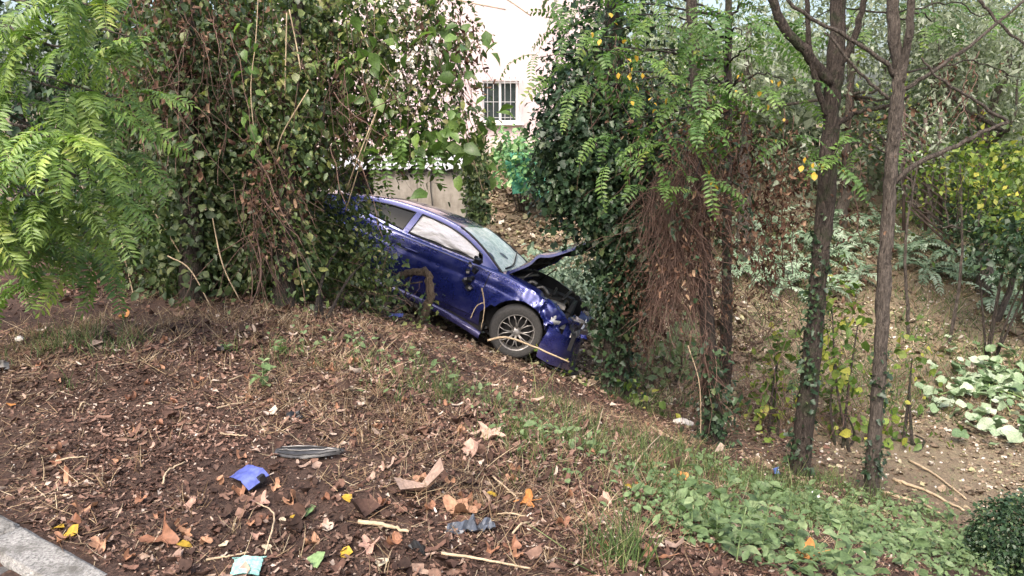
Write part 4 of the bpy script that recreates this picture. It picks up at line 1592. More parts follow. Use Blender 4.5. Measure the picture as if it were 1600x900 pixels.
gl = ground(1120, 640) + np.array([.35, .9, 0])
gl[2] = terrain(gl[0], gl[1])
tL = thing('locust_tree', 'light green locust tree with feathery sprays over the ivy trunk', 'tree', gl)
mb = MB()
lp = limb(mb, [gl - [0, 0, .1], gl + [-.1, -.1, 1.5], gl + [-.25, -.3, 3.2], gl + [-.4, -.4, 5.4]], .085, .04, 9, 26, .008)
mb.build('trunk', MT['bark_moss'], tL, True)
frond_boughs(tL, [(900, 55, 7.4, 7, .14), (975, 25, 7.3, 8, .15), (1050, 45, 7.0, 9, .15), (1120, 80, 6.9, 9, .14), (1080, 140, 6.8, 9, .12), (1000, 140, 7.2, 7, .13), (925, 140, 7.4, 6, .12), (1175, 150, 7.0, 7, .12), (960, 205, 7.3, 6, .12),
                  (1045, 225, 6.9, 8, .12), (1100, 190, 6.8, 7, .1), (1215, 215, 7.2, 5, .1), (1145, 25, 7.2, 8, .15), (865, 20, 7.6, 5, .12), (1200, 80, 7.4, 6, .14), (1010, 290, 7.1, 5, .1), (1080, 275, 6.9, 5, .1), (840, 90, 7.7, 3, .08), (940, 90, 7.2, 8, .16), (1020, 95, 6.9, 8, .15), (1090, 20, 7.1, 9, .16), (1160, 60, 7.0, 9, .15), (1240, 130, 7.3, 7, .14), (1060, 185, 6.7, 7, .12), (890, 120, 7.5, 6, .14), (1130, 150, 6.8, 8, .13), (1190, 20, 7.5, 7, .15), (985, 245, 7.0, 5, .1), (930, -10, 7.4, 8, .2)],
             lambda c: lp[int(np.clip(np.argmin(np.abs(lp[:, 2] - c[2] - .1)), 6, 25))], 7.3, FR2)
for k in range(34):
    c = [(985, 95), (1000, 110), (1115, 265), (1170, 130), (940, 30), (1030, 155), (1200, 190), (1215, 120), (980, 150)][k % 9]
    o = obj('yellow_leaf', YL[k % 3], tL, loc=at(c[0] + rng.normal() * 16, c[1] + rng.normal() * 14, 6.7 + rng.normal() * .1), scale=rng.uniform(.035, .065))
    aim(o, rng.uniform(0, 6.28), rng.uniform(-1.5, -.4))

# ---- 5. dark forked trunk
g3 = ground(1248, 738)
d3 = g3[1]
t5 = thing('forked_tree', 'dark rough trunk with ivy at its foot, forking near the top', 'tree', g3)
mb = MB()
p5 = limb(mb, [g3 - [0, 0, .2], at(1262, 620, d3), at(1280, 430, d3 + .03), at(1297, 200, d3 + .05), at(1306, 90, d3 + .05), at(1315, -120, d3 + .1)], .092, .066, 16, 60, .006)
mb.build('trunk', MT['bark_moss'], t5, True)
for pts, r0, r1 in (([(1298, 130), (1265, 90), (1225, 40), (1190, -40)], .05, .038), ([(1303, 110), (1330, 70), (1352, 0), (1375, -60)], .035, .024), ([(1300, 200), (1340, 175), (1390, 165), (1420, 150)], .03, .012), ([(1290, 180), (1270, 110), (1262, 30), (1258, -40)], .03, .018)):
    mb = MB()
    limb(mb, [at(x, y, d3 + .02 - .03 * i) for i, (x, y) in enumerate(pts)], r0, r1, 9, 18, .006)
    mb.build('branch', MT['bark_moss'], t5, True)
mb = MB()
foliage(mb, [B(1252, 690, d3, .11, .35, 300, .12), B(1262, 590, d3, .11, .4, 320, .12), B(1272, 480, d3, .1, .4, 260, .11), B(1280, 380, d3, .09, .35, 120, .1)], .042, IVY_V, IVY_F, per=6, spread=.04)
mb.build('ivy', MT['ivy_leaf'], t5, kind='stuff')
mb = MB()
foliage(mb, [B(1325, 240, d3 + .1, .14, .5, 90), B(1320, 400, d3, .16, .4, 90), B(1240, 330, d3 + .2, .2, .4, 120)], .042, CURL_V * np.array([.6, 1, 1.3]), CURL_F, per=5, droop=1.4, up=0)
mb.build('dry_leaves', MT['dry_leaf'], t5, kind='stuff')

# ---- 6. slim straight trunk
g4 = ground(1362, 768)
d4 = g4[1]
t6 = thing('slim_tree', 'slim straight grey-brown trunk nearest the right edge, with a bent side branch', 'tree', g4)
mb = MB()
p6 = limb(mb, [g4 - [0, 0, .2], at(1372, 620, d4), at(1382, 430, d4), at(1393, 250, d4), at(1404, 130, d4), at(1398, 60, d4), at(1392, -100, d4)], .068, .046, 16, 60, .005)
mb.build('trunk', MT['bark'], t6, True)
for pts, r0, r1 in (([(1406, 130), (1418, 70), (1424, 0), (1430, -80)], .04, .03), ([(1398, 285), (1430, 258), (1500, 225), (1575, 190)], .028, .016), ([(1575, 190), (1520, 155), (1465, 120), (1440, 90)], .016, .009),
                    ([(1396, 118), (1380, 95), (1320, 55), (1270, 30), (1215, -10)], .022, .014), ([(1388, 155), (1340, 110), (1290, 50)], .016, .010), ([(1412, 140), (1460, 110), (1530, 60), (1600, 0)], .02, .011), ([(1530, 0), (1570, 45), (1640, 95)], .014, .010)):
    mb = MB()
    limb(mb, [at(x, y, d4 - .05 * i) for i, (x, y) in enumerate(pts)], r0, r1, 8, 18, .005)
    mb.build('branch', MT['bark'], t6, True)
mb = MB()
foliage(mb, [B(1366, 720, d4, .08, .3, 220, .08), B(1375, 600, d4, .07, .4, 170, .07)], .04, IVY_V, IVY_F, per=6, spread=.03)
mb.build('ivy', MT['ivy_leaf'], t6, kind='stuff')
frond_boughs(t6, [(1250, 40, 7.9, 6, .14), (1330, 25, 7.6, 6, .14), (1470, 50, 7.4, 7, .15), (1550, 30, 7.3, 7, .15), (1590, 120, 7.6, 5, .12), (1330, 225, 7.3, 6, .1), (1290, 245, 7.1, 5, .08), (1500, -10, 7.6, 7, .15), (1380, 230, 7.6, 3, .1)],
             lambda c: p6[int(np.clip(np.argmin(np.abs(p6[:, 2] - c[2])), 15, 59))], d4, FR2, .010)
for k in range(8):
    o = obj('yellow_leaf', YL[k % 3], t6, loc=at(1270 + rng.normal() * 16, 250 + rng.normal() * 10, 6.9), scale=rng.uniform(.05, .08))
    aim(o, rng.uniform(0, 6.28), rng.uniform(-1.5, -.6))

# ---- 7. dry hanging creepers
def dead_creeper(label, spots, top, n=70):
    t = thing('dry_creeper', label, 'creeper', at(*top))
    for (px, py, d, L) in spots:
        mb = MB()
        a = at(px, py, d)
        p = smooth_path([a, a + [rng.normal() * .1, 0, -L * .5], a + [rng.normal() * .15, rng.normal() * .1, -L]], 14, .012)
        tube(mb, p, .005, 5)
        mb.build('stem', MT['vine_stem'], t)
    mb = MB()
    foliage(mb, [(at(px, py, d) - [0, 0, L / 2], (.2, .25, L / 2), int(n * .75)) for (px, py, d, L) in spots], .046, CURL_V * np.array([.6, 1, 1.3]), CURL_F, per=4, spread=.05, droop=1.6, up=0)
    mb.build('dry_leaves', MT['dry_leaf'], t, kind='stuff')
    return t


dead_creeper('curtain of dry brown leaves hanging between the vine bundle and the dark trunk', [(1175, 150, 7.7, 1.3), (1200, 200, 7.8, 1.2), (1225, 170, 7.9, 1.5), (1185, 270, 7.7, 1.0), (1245, 260, 7.9, 1.0), (1150, 230, 7.6, 1.2), (1215, 300, 7.8, .9), (1240, 180, 8.0, .9), (1165, 330, 8.2, 1.1), (1205, 360, 8.4, .9), (1130, 400, 8.2, .9)], (1200, 150, 7.8), 150)
dead_creeper('string of dry brown leaves hanging right of the slim trunk', [(1500, 70, 8.5, .7), (1530, 80, 8.5, .8), (1480, 110, 8.4, .5), (1515, 140, 8.4, .5)], (1510, 70, 8.5), 34)
dead_creeper('dry leaf strings between the dark trunk and the slim trunk', [(1330, 130, 8.2, 1.2), (1345, 250, 8.2, .9), (1420, 150, 8.4, .7)], (1335, 130, 8.2), 60)

# ---- 8. olive trees and hedge on the far bank
def olive(label, px, py, d, r, n, leaf='olive', size=.10, tv=LANCE_V * np.array([1.6, 1, 1]), tf=LANCE_F, name='olive_tree', group=None):
    c = at(px, py, d)
    base = np.array([c[0] + .2, c[1], terrain(c[0] + .2, c[1])])
    t = thing(name, label, 'tree', base, group=group)
    mb = MB()
    limb(mb, [base - [0, 0, .2], (base + c) / 2 + rng.normal(size=3) * [.15, .1, 0], c], .13 if 1 < r < 2 else .07 if r > 1 else .03 if r < .5 else .06, .05 if r > 1 else .012, 9, 16, .02 if r > 1 else .008)
    mb.build('trunk', MT['bark'], t, True)
    ctr = [c + rng.normal(size=3) * [r * .5, r * .5, r * .35] for _ in range(9)]
    for q in ctr[:6]:
        mb = MB()
        limb(mb, [(base + c * 2) / 3, (base + q * 2) / 3 + [0, 0, .1], q], .04 if r > 1 else .014, .006, 6, 10, .02)
        mb.build('branch', MT['bark'], t, True)
    mb = MB()
    foliage(mb, [(q, (r * .55, r * .55, r * .5), n // 9) for q in ctr], size, tv, tf, per=12, spread=.16, droop=.3)
    mb.build('foliage', MT[leaf], t, kind='stuff')
    return t


olive('grey-green olive tree behind the forked trunk, left of it', 1170, 40, 14.5, 1.6, 8000)
olive('grey-green olive tree between the forked and slim trunks, far back', 1330, 40, 16, 1.9, 9000)
olive('grey-green olive tree at the upper right corner', 1580, 70, 13.5, 1.6, 8000)
olive('grey-green olive tree right of the slim trunk', 1470, 40, 16, 1.8, 8500)
olive('yellow-green bushy tree above the dark hollow at the right edge', 1570, 280, 12.6, .75, 1900, 'yellowgreen', .085, KITE_V, KITE_F, 'bushy_tree')
olive('yellow-green small tree low at the right edge', 1630, 340, 11.8, .55, 1200, 'yellowgreen', .08, KITE_V, KITE_F, 'bushy_tree')
HL = ['far dark hedge tree behind the olive at the upper right', 'far green hedge tree directly behind the slim trunk', 'far green hedge tree directly behind the forked trunk', 'far hedge tree seen left of the forked trunk', 'far hedge tree behind the locust sprays', 'far hedge tree at the very right edge', 'far hedge tree right of the slim trunk, low down']
for k, (px, py, d) in enumerate(((1560, 180, 19), (1400, 190, 20), (1270, 190, 19), (1170, 200, 18.5), (1050, 160, 19), (1680, 220, 17), (1480, 250, 18))):
    olive(HL[k], px, py, d, 2.1, 4200, 'yellowgreen' if k % 3 == 1 else 'olive', .15, KITE_V, KITE_F, 'hedge_tree')
olive('thin grey-green sapling in front of the lath fence', 1440, 220, 12.0, .45, 700, 'olive', .085, name='sapling')
olive('thin leafy sapling at the right end of the lath fence', 1500, 260, 11.8, .4, 600, 'yellowgreen', .075, KITE_V, KITE_F, 'sapling')
q = at(1575, 400, 11.4)
q[2] = terrain(q[0], q[1])
bush('evergreen_shrub', 'dark evergreen shrub in the hollow under the yellow-green tree', 'shrub', q, [B(1575, 375, 11.5, .5, .35, 900), B(1630, 380, 11.3, .6, .5, 900), B(1520, 340, 12.2, .4, .3, 500)], 'ivy_leaf', .08)

# ---- 9. silvery arching plants in the garden
FRS = [frond_mesh(L, 13, .13, .045, dr, MT['silver'], 'frond', back=.7) for L, dr in ((.75, 1.5), (.9, 1.3), (.62, 1.7))]
AL = [(1185, 395), (1230, 375), (1165, 350), (1310, 395), (1345, 375), (1415, 395), (1450, 420), (1520, 430), (1490, 395), (1560, 470), (1600, 480), (1290, 450), (1545, 410), (1210, 425), (1440, 375), (1330, 430), (1140, 385), (1200, 350), (1255, 405), (1270, 370), (1155, 420), (1580, 440), (1300, 350), (1480, 350), (1370, 345), (1225, 450)]
words = ['first', 'second', 'third', 'fourth']
for k, (px, py) in enumerate(AL):
    q = ground(px, py + 8)
    zone_ = 'left of the forked trunk' if px < 1250 else 'between the two bare trunks' if px < 1370 else 'on the dry garden right of the slim trunk'
    t = thing('silvery_plant', 'silver-green plant with arching feathery leaves ' + zone_, 'plant', q, group='silvery plants ' + zone_)
    for i in range(13):
        o = obj('frond', FRS[rng.integers(3)], t, loc=q + [0, 0, .02])
        aim(o, i * 2.4 + rng.normal() * .2, rng.uniform(.35, 1.15))
        o.scale = (rng.uniform(.8, 1.25),) * 3

# ---- 10. pumpkin patch
mb = MB()
th = np.linspace(0, 2 * PI, 15)[:-1]
rr = 1 - .35 * np.exp(-((th - PI * 1.5) / .35) ** 2) + .06 * np.cos(th * 5)
PV = np.c_[rr * np.cos(th) * .5, rr * np.sin(th) * .5 + .4, .13 * rr + .10 * np.sin(th * 3)]
PV = np.vstack([[0, .35, 0], PV])
PF = np.array([[0, 1 + i, 1 + (i + 1) % 14] for i in range(14)])
PL = [shape(PV, PF, MT['pumpkin'], 'leaf', .03) for _ in range(4)]
pc = ground(1545, 615)
pp = thing('pumpkin_plant', 'pale green patch of broad round pumpkin leaves at the right', 'plant', pc)
mb = MB()
for i in range(12):
    e = ground(rng.uniform(1450, 1620), rng.uniform(585, 660))
    tube(mb, smooth_path([pc + [0, 0, .04], (pc + e) / 2 + [0, 0, .12], e + [0, 0, .08]], 10), .008, 5)
mb.build('stem', plain('pumpkin_stem', (.16, .24, .08), .6), pp, kind='stuff')
for k in range(250):
    px = rng.normal(1540, 48)
    py = rng.normal(612, 24)
    if k > 215:
        px, py = rng.uniform(1500, 1640), rng.normal(680, 10)
    q = ground(px, py)
    o = obj('leaf', PL[k % 4], pp, loc=q + [0, 0, rng.uniform(.04, .2)], scale=rng.uniform(.10, .2))
    aim(o, rng.uniform(0, 6.28), rng.normal() * .42, rng.normal() * .42)

# ---- 11. vine bushes between the trunks, foreground plants
def vine_bush(label, px, py, blobs, leaf='yellowgreen', size=.085, nl=26):
    q = ground(px, py)
    t = bush('leafy_bush', label, 'bush', q, [B(a, c, q[1] + dd, rx, rz, n) for a, c, dd, rx, rz, n in blobs], leaf, size, LEAF_V * np.array([1.5, 1, 1]), LEAF_F, 4)
    return t


vine_bush('light green leafy bush low between the ivy trunk and the vine bundle', 1045, 600, [(1035, 560, .3, .25, .3, 150), (1060, 530, .5, .25, .25, 110), (1010, 580, .1, .18, .15, 60)], 'weed', .09)
vine_bush('green leafy bush in front of the dark trunk, left of it', 1205, 680, [(1215, 560, .6, .25, .4, 130), (1195, 620, .4, .25, .25, 110), (1180, 690, 0, .25, .18, 90)])
vine_bush('tall yellow-green vine between the dark trunk and the slim trunk', 1315, 700, [(1310, 560, .8, .25, .4, 170), (1320, 640, .5, .2, .35, 130), (1340, 510, 1., .2, .3, 70), (1300, 480, 1.2, .25, .3, 80)])
vine_bush('yellow-green low vine just right of the slim trunk', 1420, 700, [(1425, 560, 1.2, .3, .25, 70), (1430, 680, .2, .25, .1, 60), (1400, 690, .2, .15, .12, 40)])
vine_bush('pale leafy weed at the foot of the ivy trunk', 1010, 640, [(1005, 628, .1, .2, .1, 60)], 'yellowgreen', .07)
vine_bush('bright weed under the front bumper of the blue car', 880, 585, [(860, 582, 0, .25, .07, 90), (905, 590, .1, .2, .06, 60)], 'yellowgreen', .06)
# tangled dry undergrowth between the trunks
mb = MB()
for (px, py, w, h, n) in ((1170, 560, .4, .5, 60), (1200, 630, .5, .35, 80), (1230, 480, .5, .4, 40), (1320, 640, .4, .3, 50), (1080, 650, .4, .15, 20), (1180, 450, .5, .5, 40)):
    q = at(px, py, 8.6)
    tangle(mb, q, (w, .7, h), n, .004, .7, down=.1)
und = mb.build('dry_undergrowth', MT['vine_stem'])
und['kind'] = 'stuff'
und['label'] = 'tangle of dry brown stems between the trunks'
und['category'] = 'undergrowth'

# clipped dark bush at the lower right
q = ground(1600, 850)
q = np.array([4.02, 5.5, terrain(4.02, 5.5)])
bush('boxwood_bush', 'rounded dark green bush at the lower right edge', 'bush', q, [(q + np.array([0, 0, .30]), (.33, .33, .29), 5200), (q + np.array([.12, .05, .44]), (.24, .22, .2), 1600), (q + np.array([-.2, -.05, .16]), (.22, .22, .2), 1500), (q + np.array([.28, -.1, .3]), (.25, .25, .28), 1800)], 'ivy_leaf', .030, spread=.022, shell=.8, nstem=6, h=.3)
# ================================================================ GROUND COVER AND LITTER (uncountable: stuff)
def edge_s(x, y):
    return 0.85 * (x - 0.15) + 0.53 * (y - 3.43)


def sample(n, x0, x1, y0, y1, dens):
    x = rng.uniform(x0, x1, n)
    y = rng.uniform(y0, y1, n)
    keep = rng.random(n) < dens(x, y)
    return x[keep], y[keep]


def patchy(x, y, sc, off=0):
    return np.array([noise.noise(Vector((a * sc + off, c * sc, off))) for a, c in zip(x, y)])


def on_kerb(x, y):
    return (x - kA[0]) * kn[0] + (y - kA[1]) * kn[1] > -.01


def lay(mb, x, y, size, tv, tf, tilt=.45, lift=.004, mat=0, var=.45):
    z = hz(x, y) + lift
    n = len(x)
    a = rng.uniform(0, 2 * PI, n)
    d = np.c_[np.cos(a), np.sin(a), rng.normal(size=n) * tilt * .5]
    nn = np.c_[rng.normal(size=(n, 2)) * tilt, np.ones(n)]
    sc = size * np.exp(rng.normal(size=n) * var)
    scatter(mb, tv, tf, np.c_[x, y, z], frames(d, nn), sc, mat)


def stuff(mb, name, mat, label, cat='litter', **kw):
    o = mb.build(name, mat, **kw)
    o['kind'] = 'stuff'
    o['label'] = label
    o['category'] = cat
    return o


# shredded brown leaf litter on the bank
def d_litter(x, y):
    p = patchy(x, y, .9)
    s = edge_s(x, y)
    d = .5 + 1.0 * p + .4 * np.exp(-((s + .1) / .6) ** 2) - .45 * np.exp(-((x + 1.2) / .7) ** 2 - ((y - 3.5) / .6) ** 2)
    d = d * np.where(y < 6, 1, .75)
    return np.where(on_kerb(x, y), 0, d.clip(.12, 1))


mb = MB()
SHRED_V = CURL_V * np.array([.38, 1, .8])
x, y = sample(90000, -3.2, 2.4, 2.1, 4.6, d_litter)
lay(mb, x, y, .015, KITE_V * np.array([.8, 1, 2.2]), KITE_F, .6)
x, y = sample(52000, -3.4, 2.6, 2.1, 5.4, d_litter)
lay(mb, x, y, .026, SHRED_V, CURL_F, .6, .006)
x, y = sample(46000, -5.5, 3.6, 4.6, 9.5, d_litter)
lay(mb, x, y, .027, KITE_V * np.array([.9, 1, 2.2]), KITE_F, .6)
x, y = sample(14000, -5.0, 3.6, 5.0, 9.5, d_litter)
lay(mb, x, y, .04, SHRED_V, CURL_F, .6, .008)
x, y = sample(5200, -3.2, 2.6, 2.1, 7.0, lambda x, y: np.where(on_kerb(x, y), 0, (.22 + 1.2 * patchy(x, y, .7, 5) + .6 * np.exp(-((edge_s(x, y)) / .5) ** 2)).clip(.03, 1)))
lay(mb, x, y, .036, CURL_V * np.array([.9, 1, 1.5]), CURL_F, .6, .010)
stuff(mb, 'leaf_litter', MT['litter'], 'shredded brown leaf litter covering the bank')
mb = MB()
x, y = sample(46000, -3.5, 12, 9.0, 17, lambda x, y: (.5 + patchy(x, y, .6, 2)).clip(.1, 1))
lay(mb, x, y, .05, CURL_V, CURL_F, .5)
x, y = sample(30000, 1.0, 9, 5.0, 9.5, lambda x, y: np.where(edge_s(x, y) > 3.9, (.4 + patchy(x, y, .8, 2)).clip(.1, 1), 0))
lay(mb, x, y, .034, CURL_V, CURL_F, .5)
x, y = sample(15000, -1.6, 4, 11, 19.5, lambda x, y: (.6 + patchy(x, y, .7, 8)).clip(.15, 1))
lay(mb, x, y, .075, CURL_V, CURL_F, .7, .02)
stuff(mb, 'garden_litter', MT['garden_litter'], 'pale dry leaves and grass over the lower garden')

# small pale stones
m_stone = plain('pale_stone', (.42, .38, .34), .9, .3, 30, .3)
mb = MB()
ico = bmesh.new()
bmesh.ops.create_icosphere(ico, subdivisions=1, radius=.5)
IV = np.array([v.co[:] for v in ico.verts])
IF = np.array([[v.index for v in f.verts] for f in ico.faces])
ico.free()
x, y = sample(1500, -3.2, 2.6, 2.2, 6.5, lambda x, y: np.where(on_kerb(x, y), 0, .5) * np.ones(len(x)))
n = len(x)
scatter(mb, IV, IF, np.c_[x, y, hz(x, y)], frames(rng.normal(size=(n, 3)), rng.normal(size=(n, 3))), np.c_[rng.uniform(.5, 1.6, n), rng.uniform(.5, 1.3, n), rng.uniform(.4, 1, n)] * .010)
x, y = sample(1400, 2, 10, 7, 14, lambda x, y: .5 * np.ones(len(x)))
n = len(x)
scatter(mb, IV, IF, np.c_[x, y, hz(x, y)], frames(rng.normal(size=(n, 3)), rng.normal(size=(n, 3))), np.c_[rng.uniform(.5, 1.6, n), rng.uniform(.5, 1.3, n), rng.uniform(.4, 1, n)] * .04)
stuff(mb, 'gravel', m_stone, 'small pale stones scattered over the soil', 'gravel')

# dry straw: lying stalks and standing tufts
def blades(mb, x, y, L, w, lean, mat=0, var=.35, clump=None):
    n = len(x)
    z = hz(x, y) - .01
    d = np.c_[rng.normal(size=(n, 2)) * lean, np.ones(n)]
    nn = rng.normal(size=(n, 3))
    l = L * np.exp(rng.normal(size=n) * var)
    scatter(mb, BLADE_V, BLADE_F, np.c_[x, y, z], frames(d, nn), np.c_[np.full(n, w), l, l], mat)


def tufts(n, cx, cy, sx_, sy_, per=14, r=.035):
    tx = cx + rng.normal(size=n) * sx_
    ty = cy + rng.normal(size=n) * sy_
    x = np.repeat(tx, per) + rng.normal(size=n * per) * r
    y = np.repeat(ty, per) + rng.normal(size=n * per) * r
    k = ~on_kerb(x, y)
    return x[k], y[k]


def spot(px, py):
    g = ground(px, py)
    return g[0], g[1]


mb = MB()
x, y = sample(52000, -3.6, 3.0, 2.2, 8.5, lambda x, y: np.where(on_kerb(x, y), 0, (.34 + 1.1 * patchy(x, y, .8, 9)).clip(.06, .9)))
n = len(x)
a = rng.uniform(0, 2 * PI, n)
l = .065 * np.exp(rng.normal(size=n) * .55)
scatter(mb, BLADE_V, BLADE_F, np.c_[x, y, hz(x, y) + .012], frames(np.c_[np.cos(a), np.sin(a), rng.normal(size=n) * .22], np.c_[rng.normal(size=(n, 2)) * .4, np.ones(n)]), np.c_[np.full(n, .0026), l, l])
for (px, py, sx_, sy_, nt_) in ((430, 500, .5, .25, 60), (330, 495, .5, .2, 40), (520, 560, .35, .35, 50), (30, 530, .5, .35, 50), (150, 510, .5, .3, 40), (480, 610, .5, .4, 26), (250, 540, .6, .4, 40), (650, 660, .4, .4, 26), (850, 800, .4, .3, 26), (990, 720, .4, .35, 34), (1060, 690, .5, .4, 26), (920, 770, .3, .3, 22), (1130, 790, .4, .3, 20), (560, 640, .5, .5, 10), (700, 760, .7, .5, 14)):
    cx, cy = spot(px, py)
    x, y = tufts(nt_, cx, cy, sx_, sy_)
    blades(mb, x, y, .105, .0036, 1.15)
for (px, py) in ((380, 830), (300, 790), (440, 870), (230, 730), (530, 640), (170, 760), (860, 880), (960, 860), (640, 890), (470, 860), (1080, 860)):
    cx, cy = spot(px, py)
    x, y = tufts(2, cx, cy, .04, .03, 6, .018)
    blades(mb, x, y, .085, .0042, .5)
x, y = sample(15000, 1.6, 10, 8.6, 16, lambda x, y: (.5 + 1.2 * patchy(x, y, .6, 14)).clip(.08, 1))
blades(mb, x, y, .16, .009, 1.1)
stuff(mb, 'dry_grass', MT['straw'], 'dry straw and stubble on the bank', 'grass')

mb = MB()
for (px, py, sx_, sy_, nt_, L) in ((150, 550, .35, .2, 16, .13), (60, 540, .3, .25, 12, .13), (850, 690, .25, .25, 26, .12), (920, 730, .3, .3, 22, .12), (980, 690, .5, .5, 50, .14), (1050, 760, .4, .3, 40, .14), (1150, 760, .5, .3, 60, .15), (1230, 770, .4, .25, 50, .15), (1010, 640, .4, .4, 26, .14), (1310, 770, .4, .3, 40, .15),
                             (700, 600, .4, .4, 18, .10), (620, 610, .3, .3, 16, .1), (800, 640, .3, .3, 14, .1), (980, 880, .04, .04, 9, .2), (945, 870, .03, .03, 3, .18), (440, 560, .25, .12, 12, .10), (1100, 820, .2, .15, 16, .13)):
    cx, cy = spot(px, py)
    x, y = tufts(nt_, cx, cy, sx_, sy_, 13, .04)
    blades(mb, x, y, L, .0045, .42)
x, y = sample(16000, 1.2, 10, 9.0, 17, lambda x, y: (.5 + 1.3 * patchy(x, y, .5, 4)).clip(.1, 1))
blades(mb, x, y, .17, .012, .8)
stuff(mb, 'grass', MT['grass'], 'thin green grass along the rim and in the garden', 'grass')
# small ground-hugging weeds of the slope
mb = MB()
for (px, py, r_, n_) in ((1120, 800, .35, 500), (1250, 790, .4, 700), (1180, 850, .3, 600), (1330, 840, .35, 800), (1450, 860, .4, 900), (1550, 880, .35, 700), (1080, 830, .18, 200), (1400, 800, .35, 400), (860, 690, .2, 90), (650, 600, .3, 40), (540, 530, .4, 70), (590, 560, .4, 60), (780, 640, .4, 40)):
    cx, cy = spot(px, py)
    x = cx + rng.normal(size=n_) * r_
    y = cy + rng.normal(size=n_) * r_ * .8
    z = hz(x, y) + rng.uniform(.01, .10, n_)
    d = rng.normal(size=(n_, 3)) * [1, 1, .4]
    scatter(mb, LEAF_V, LEAF_F, np.c_[x, y, z], frames(d, np.c_[rng.normal(size=(n_, 2)) * .4, np.ones(n_)]), .042 * np.exp(rng.normal(size=n_) * .35))
stuff(mb, 'ground_cover', MT['weed'], 'low green weeds covering the rim at the lower right', 'weeds')

# ---- countable weeds with leaves of their own
WL = [shape(LEAF_V * np.array([1.15, 1, 1.4]), LEAF_F, MT['weed'], 'leaf', .025) for _ in range(4)]
WS = plain('weed_stem', (.14, .2, .08), .6)


def weed(px, py, h, n, size, label, group=None, dz=0):
    q = ground(px, py)
    t = thing('weed_plant', label, 'weed', q, group=group)
    mb = MB()
    lean = rng.normal(size=2) * .15 * h
    p = smooth_path([q - [0, 0, .02], q + [lean[0] * .4, lean[1] * .4, h * .5], q + [lean[0], lean[1], h]], 8)
    tube(mb, p, np.linspace(.0045, .002, 8), 5)
    mb.build('stem', WS, t)
    for i in range(n):
        k = 1 + int(6.9 * (i + .5) / n)
        o = obj('leaf', WL[rng.integers(4)], t, loc=p[k], scale=size * rng.uniform(.7, 1.2) * (1.15 - .5 * i / n))
        aim(o, i * 2.4 + rng.normal() * .3, rng.uniform(-.25, .75), rng.normal() * .2)


GW = 'green weeds crowding the rim at the lower right'
for (px, py) in ((1385, 850), (1340, 840), (1290, 830), (1230, 825), (1180, 815), (1130, 800), (1090, 790), (1450, 870), (1500, 885), (1550, 890), (1590, 890), (1420, 830), (1480, 830), (1360, 895), (1300, 880), (1240, 860), (1190, 860), (1120, 850), (1410, 895), (1270, 800), (1080, 840), (1150, 880),
                 (1330, 800), (1200, 790), (1440, 800), (1520, 850), (1470, 900), (1310, 910), (1560, 860)):
    weed(px, py, rng.uniform(.12, .30), int(rng.integers(9, 14)), rng.uniform(.075, .12), 'broad-leaved green weed in the patch at the lower right', GW)
weed(410, 605, .16, 12, .09, 'bright green weed standing alone left of the fallen branch litter')
weed(440, 555, .12, 10, .07, 'small grey-green weed behind the lone bright green weed')
weed(355, 550, .08, 8, .06, 'tiny weed at the far left of the three on the bank')
weed(850, 705, .14, 10, .06, 'pale weed on the rim below the blue car wheel')
weed(800, 640, .10, 8, .05, 'tiny pale weed on the slope below the front wheel')

# ---- fallen leaves one can pick out
def lobed(size, seed, curl=.25, lobes=5, mat=None, thin=.45):
    r2 = np.random.default_rng(seed)
    k = 30
    th = np.linspace(0, 2 * PI, k + 1)[:-1]
    rad = .5 * (thin + (1 - thin) * np.abs(np.cos(th * lobes / 2 + .2)) ** .8) * (1 + r2.normal(size=k) * .05)
    ring = np.c_[np.cos(th) * rad, np.sin(th) * rad * .85]
    V = [[0, 0, 0]]
    for f in (.5, 1.0):
        for i in range(k):
            a, c = ring[i] * f
            z = curl * (f ** 2) * (.35 * math.cos(th[i] * 2 + seed) + .25 * math.sin(th[i] * 3 + seed * 2) + .18) + r2.normal() * .012
            V.append([a, c, z])
    V = np.array(V) * size
    Fq = [[0, 1 + i, 1 + (i + 1) % k] for i in range(k)]
    mb = MB()
    mb.add(V, Fq)
    mb.F.append(np.array([[1 + i, 1 + k + i, 1 + k + (i + 1) % k, 1 + (i + 1) % k] for i in range(k)]))
    mb.Mi.append(0)
    tube(mb, smooth_path([(-.1 * size, 0, .004), (-.5 * size, .02 * size, .02 * size), (-.85 * size, .1 * size, .01)], 8), .0018, 4)
    return mb.mesh('fallen_leaf', mat or MT['brown_leaf'], True)


def fallen(px, py, size, label, mat=None, curl=.3, lobes=5, seed=1, group=None, tilt=.2, oval=False):
    q = ground(px, py, .012 + .05 * size)
    if oval:
        mb = MB()
        V = LEAF_V * np.array([1.5, 1, 1.2]) * size
        mb.add(V - V.mean(0), LEAF_F)
        me = mb.mesh('fallen_leaf', mat, True)
    else:
        me = lobed(size, seed, curl, lobes, mat)
    size = size
    o = obj('fallen_leaf', me, loc=q, rot=(rng.normal() * tilt, rng.normal() * tilt, rng.uniform(0, 6.28)))
    tag(o, label, 'leaf', group)


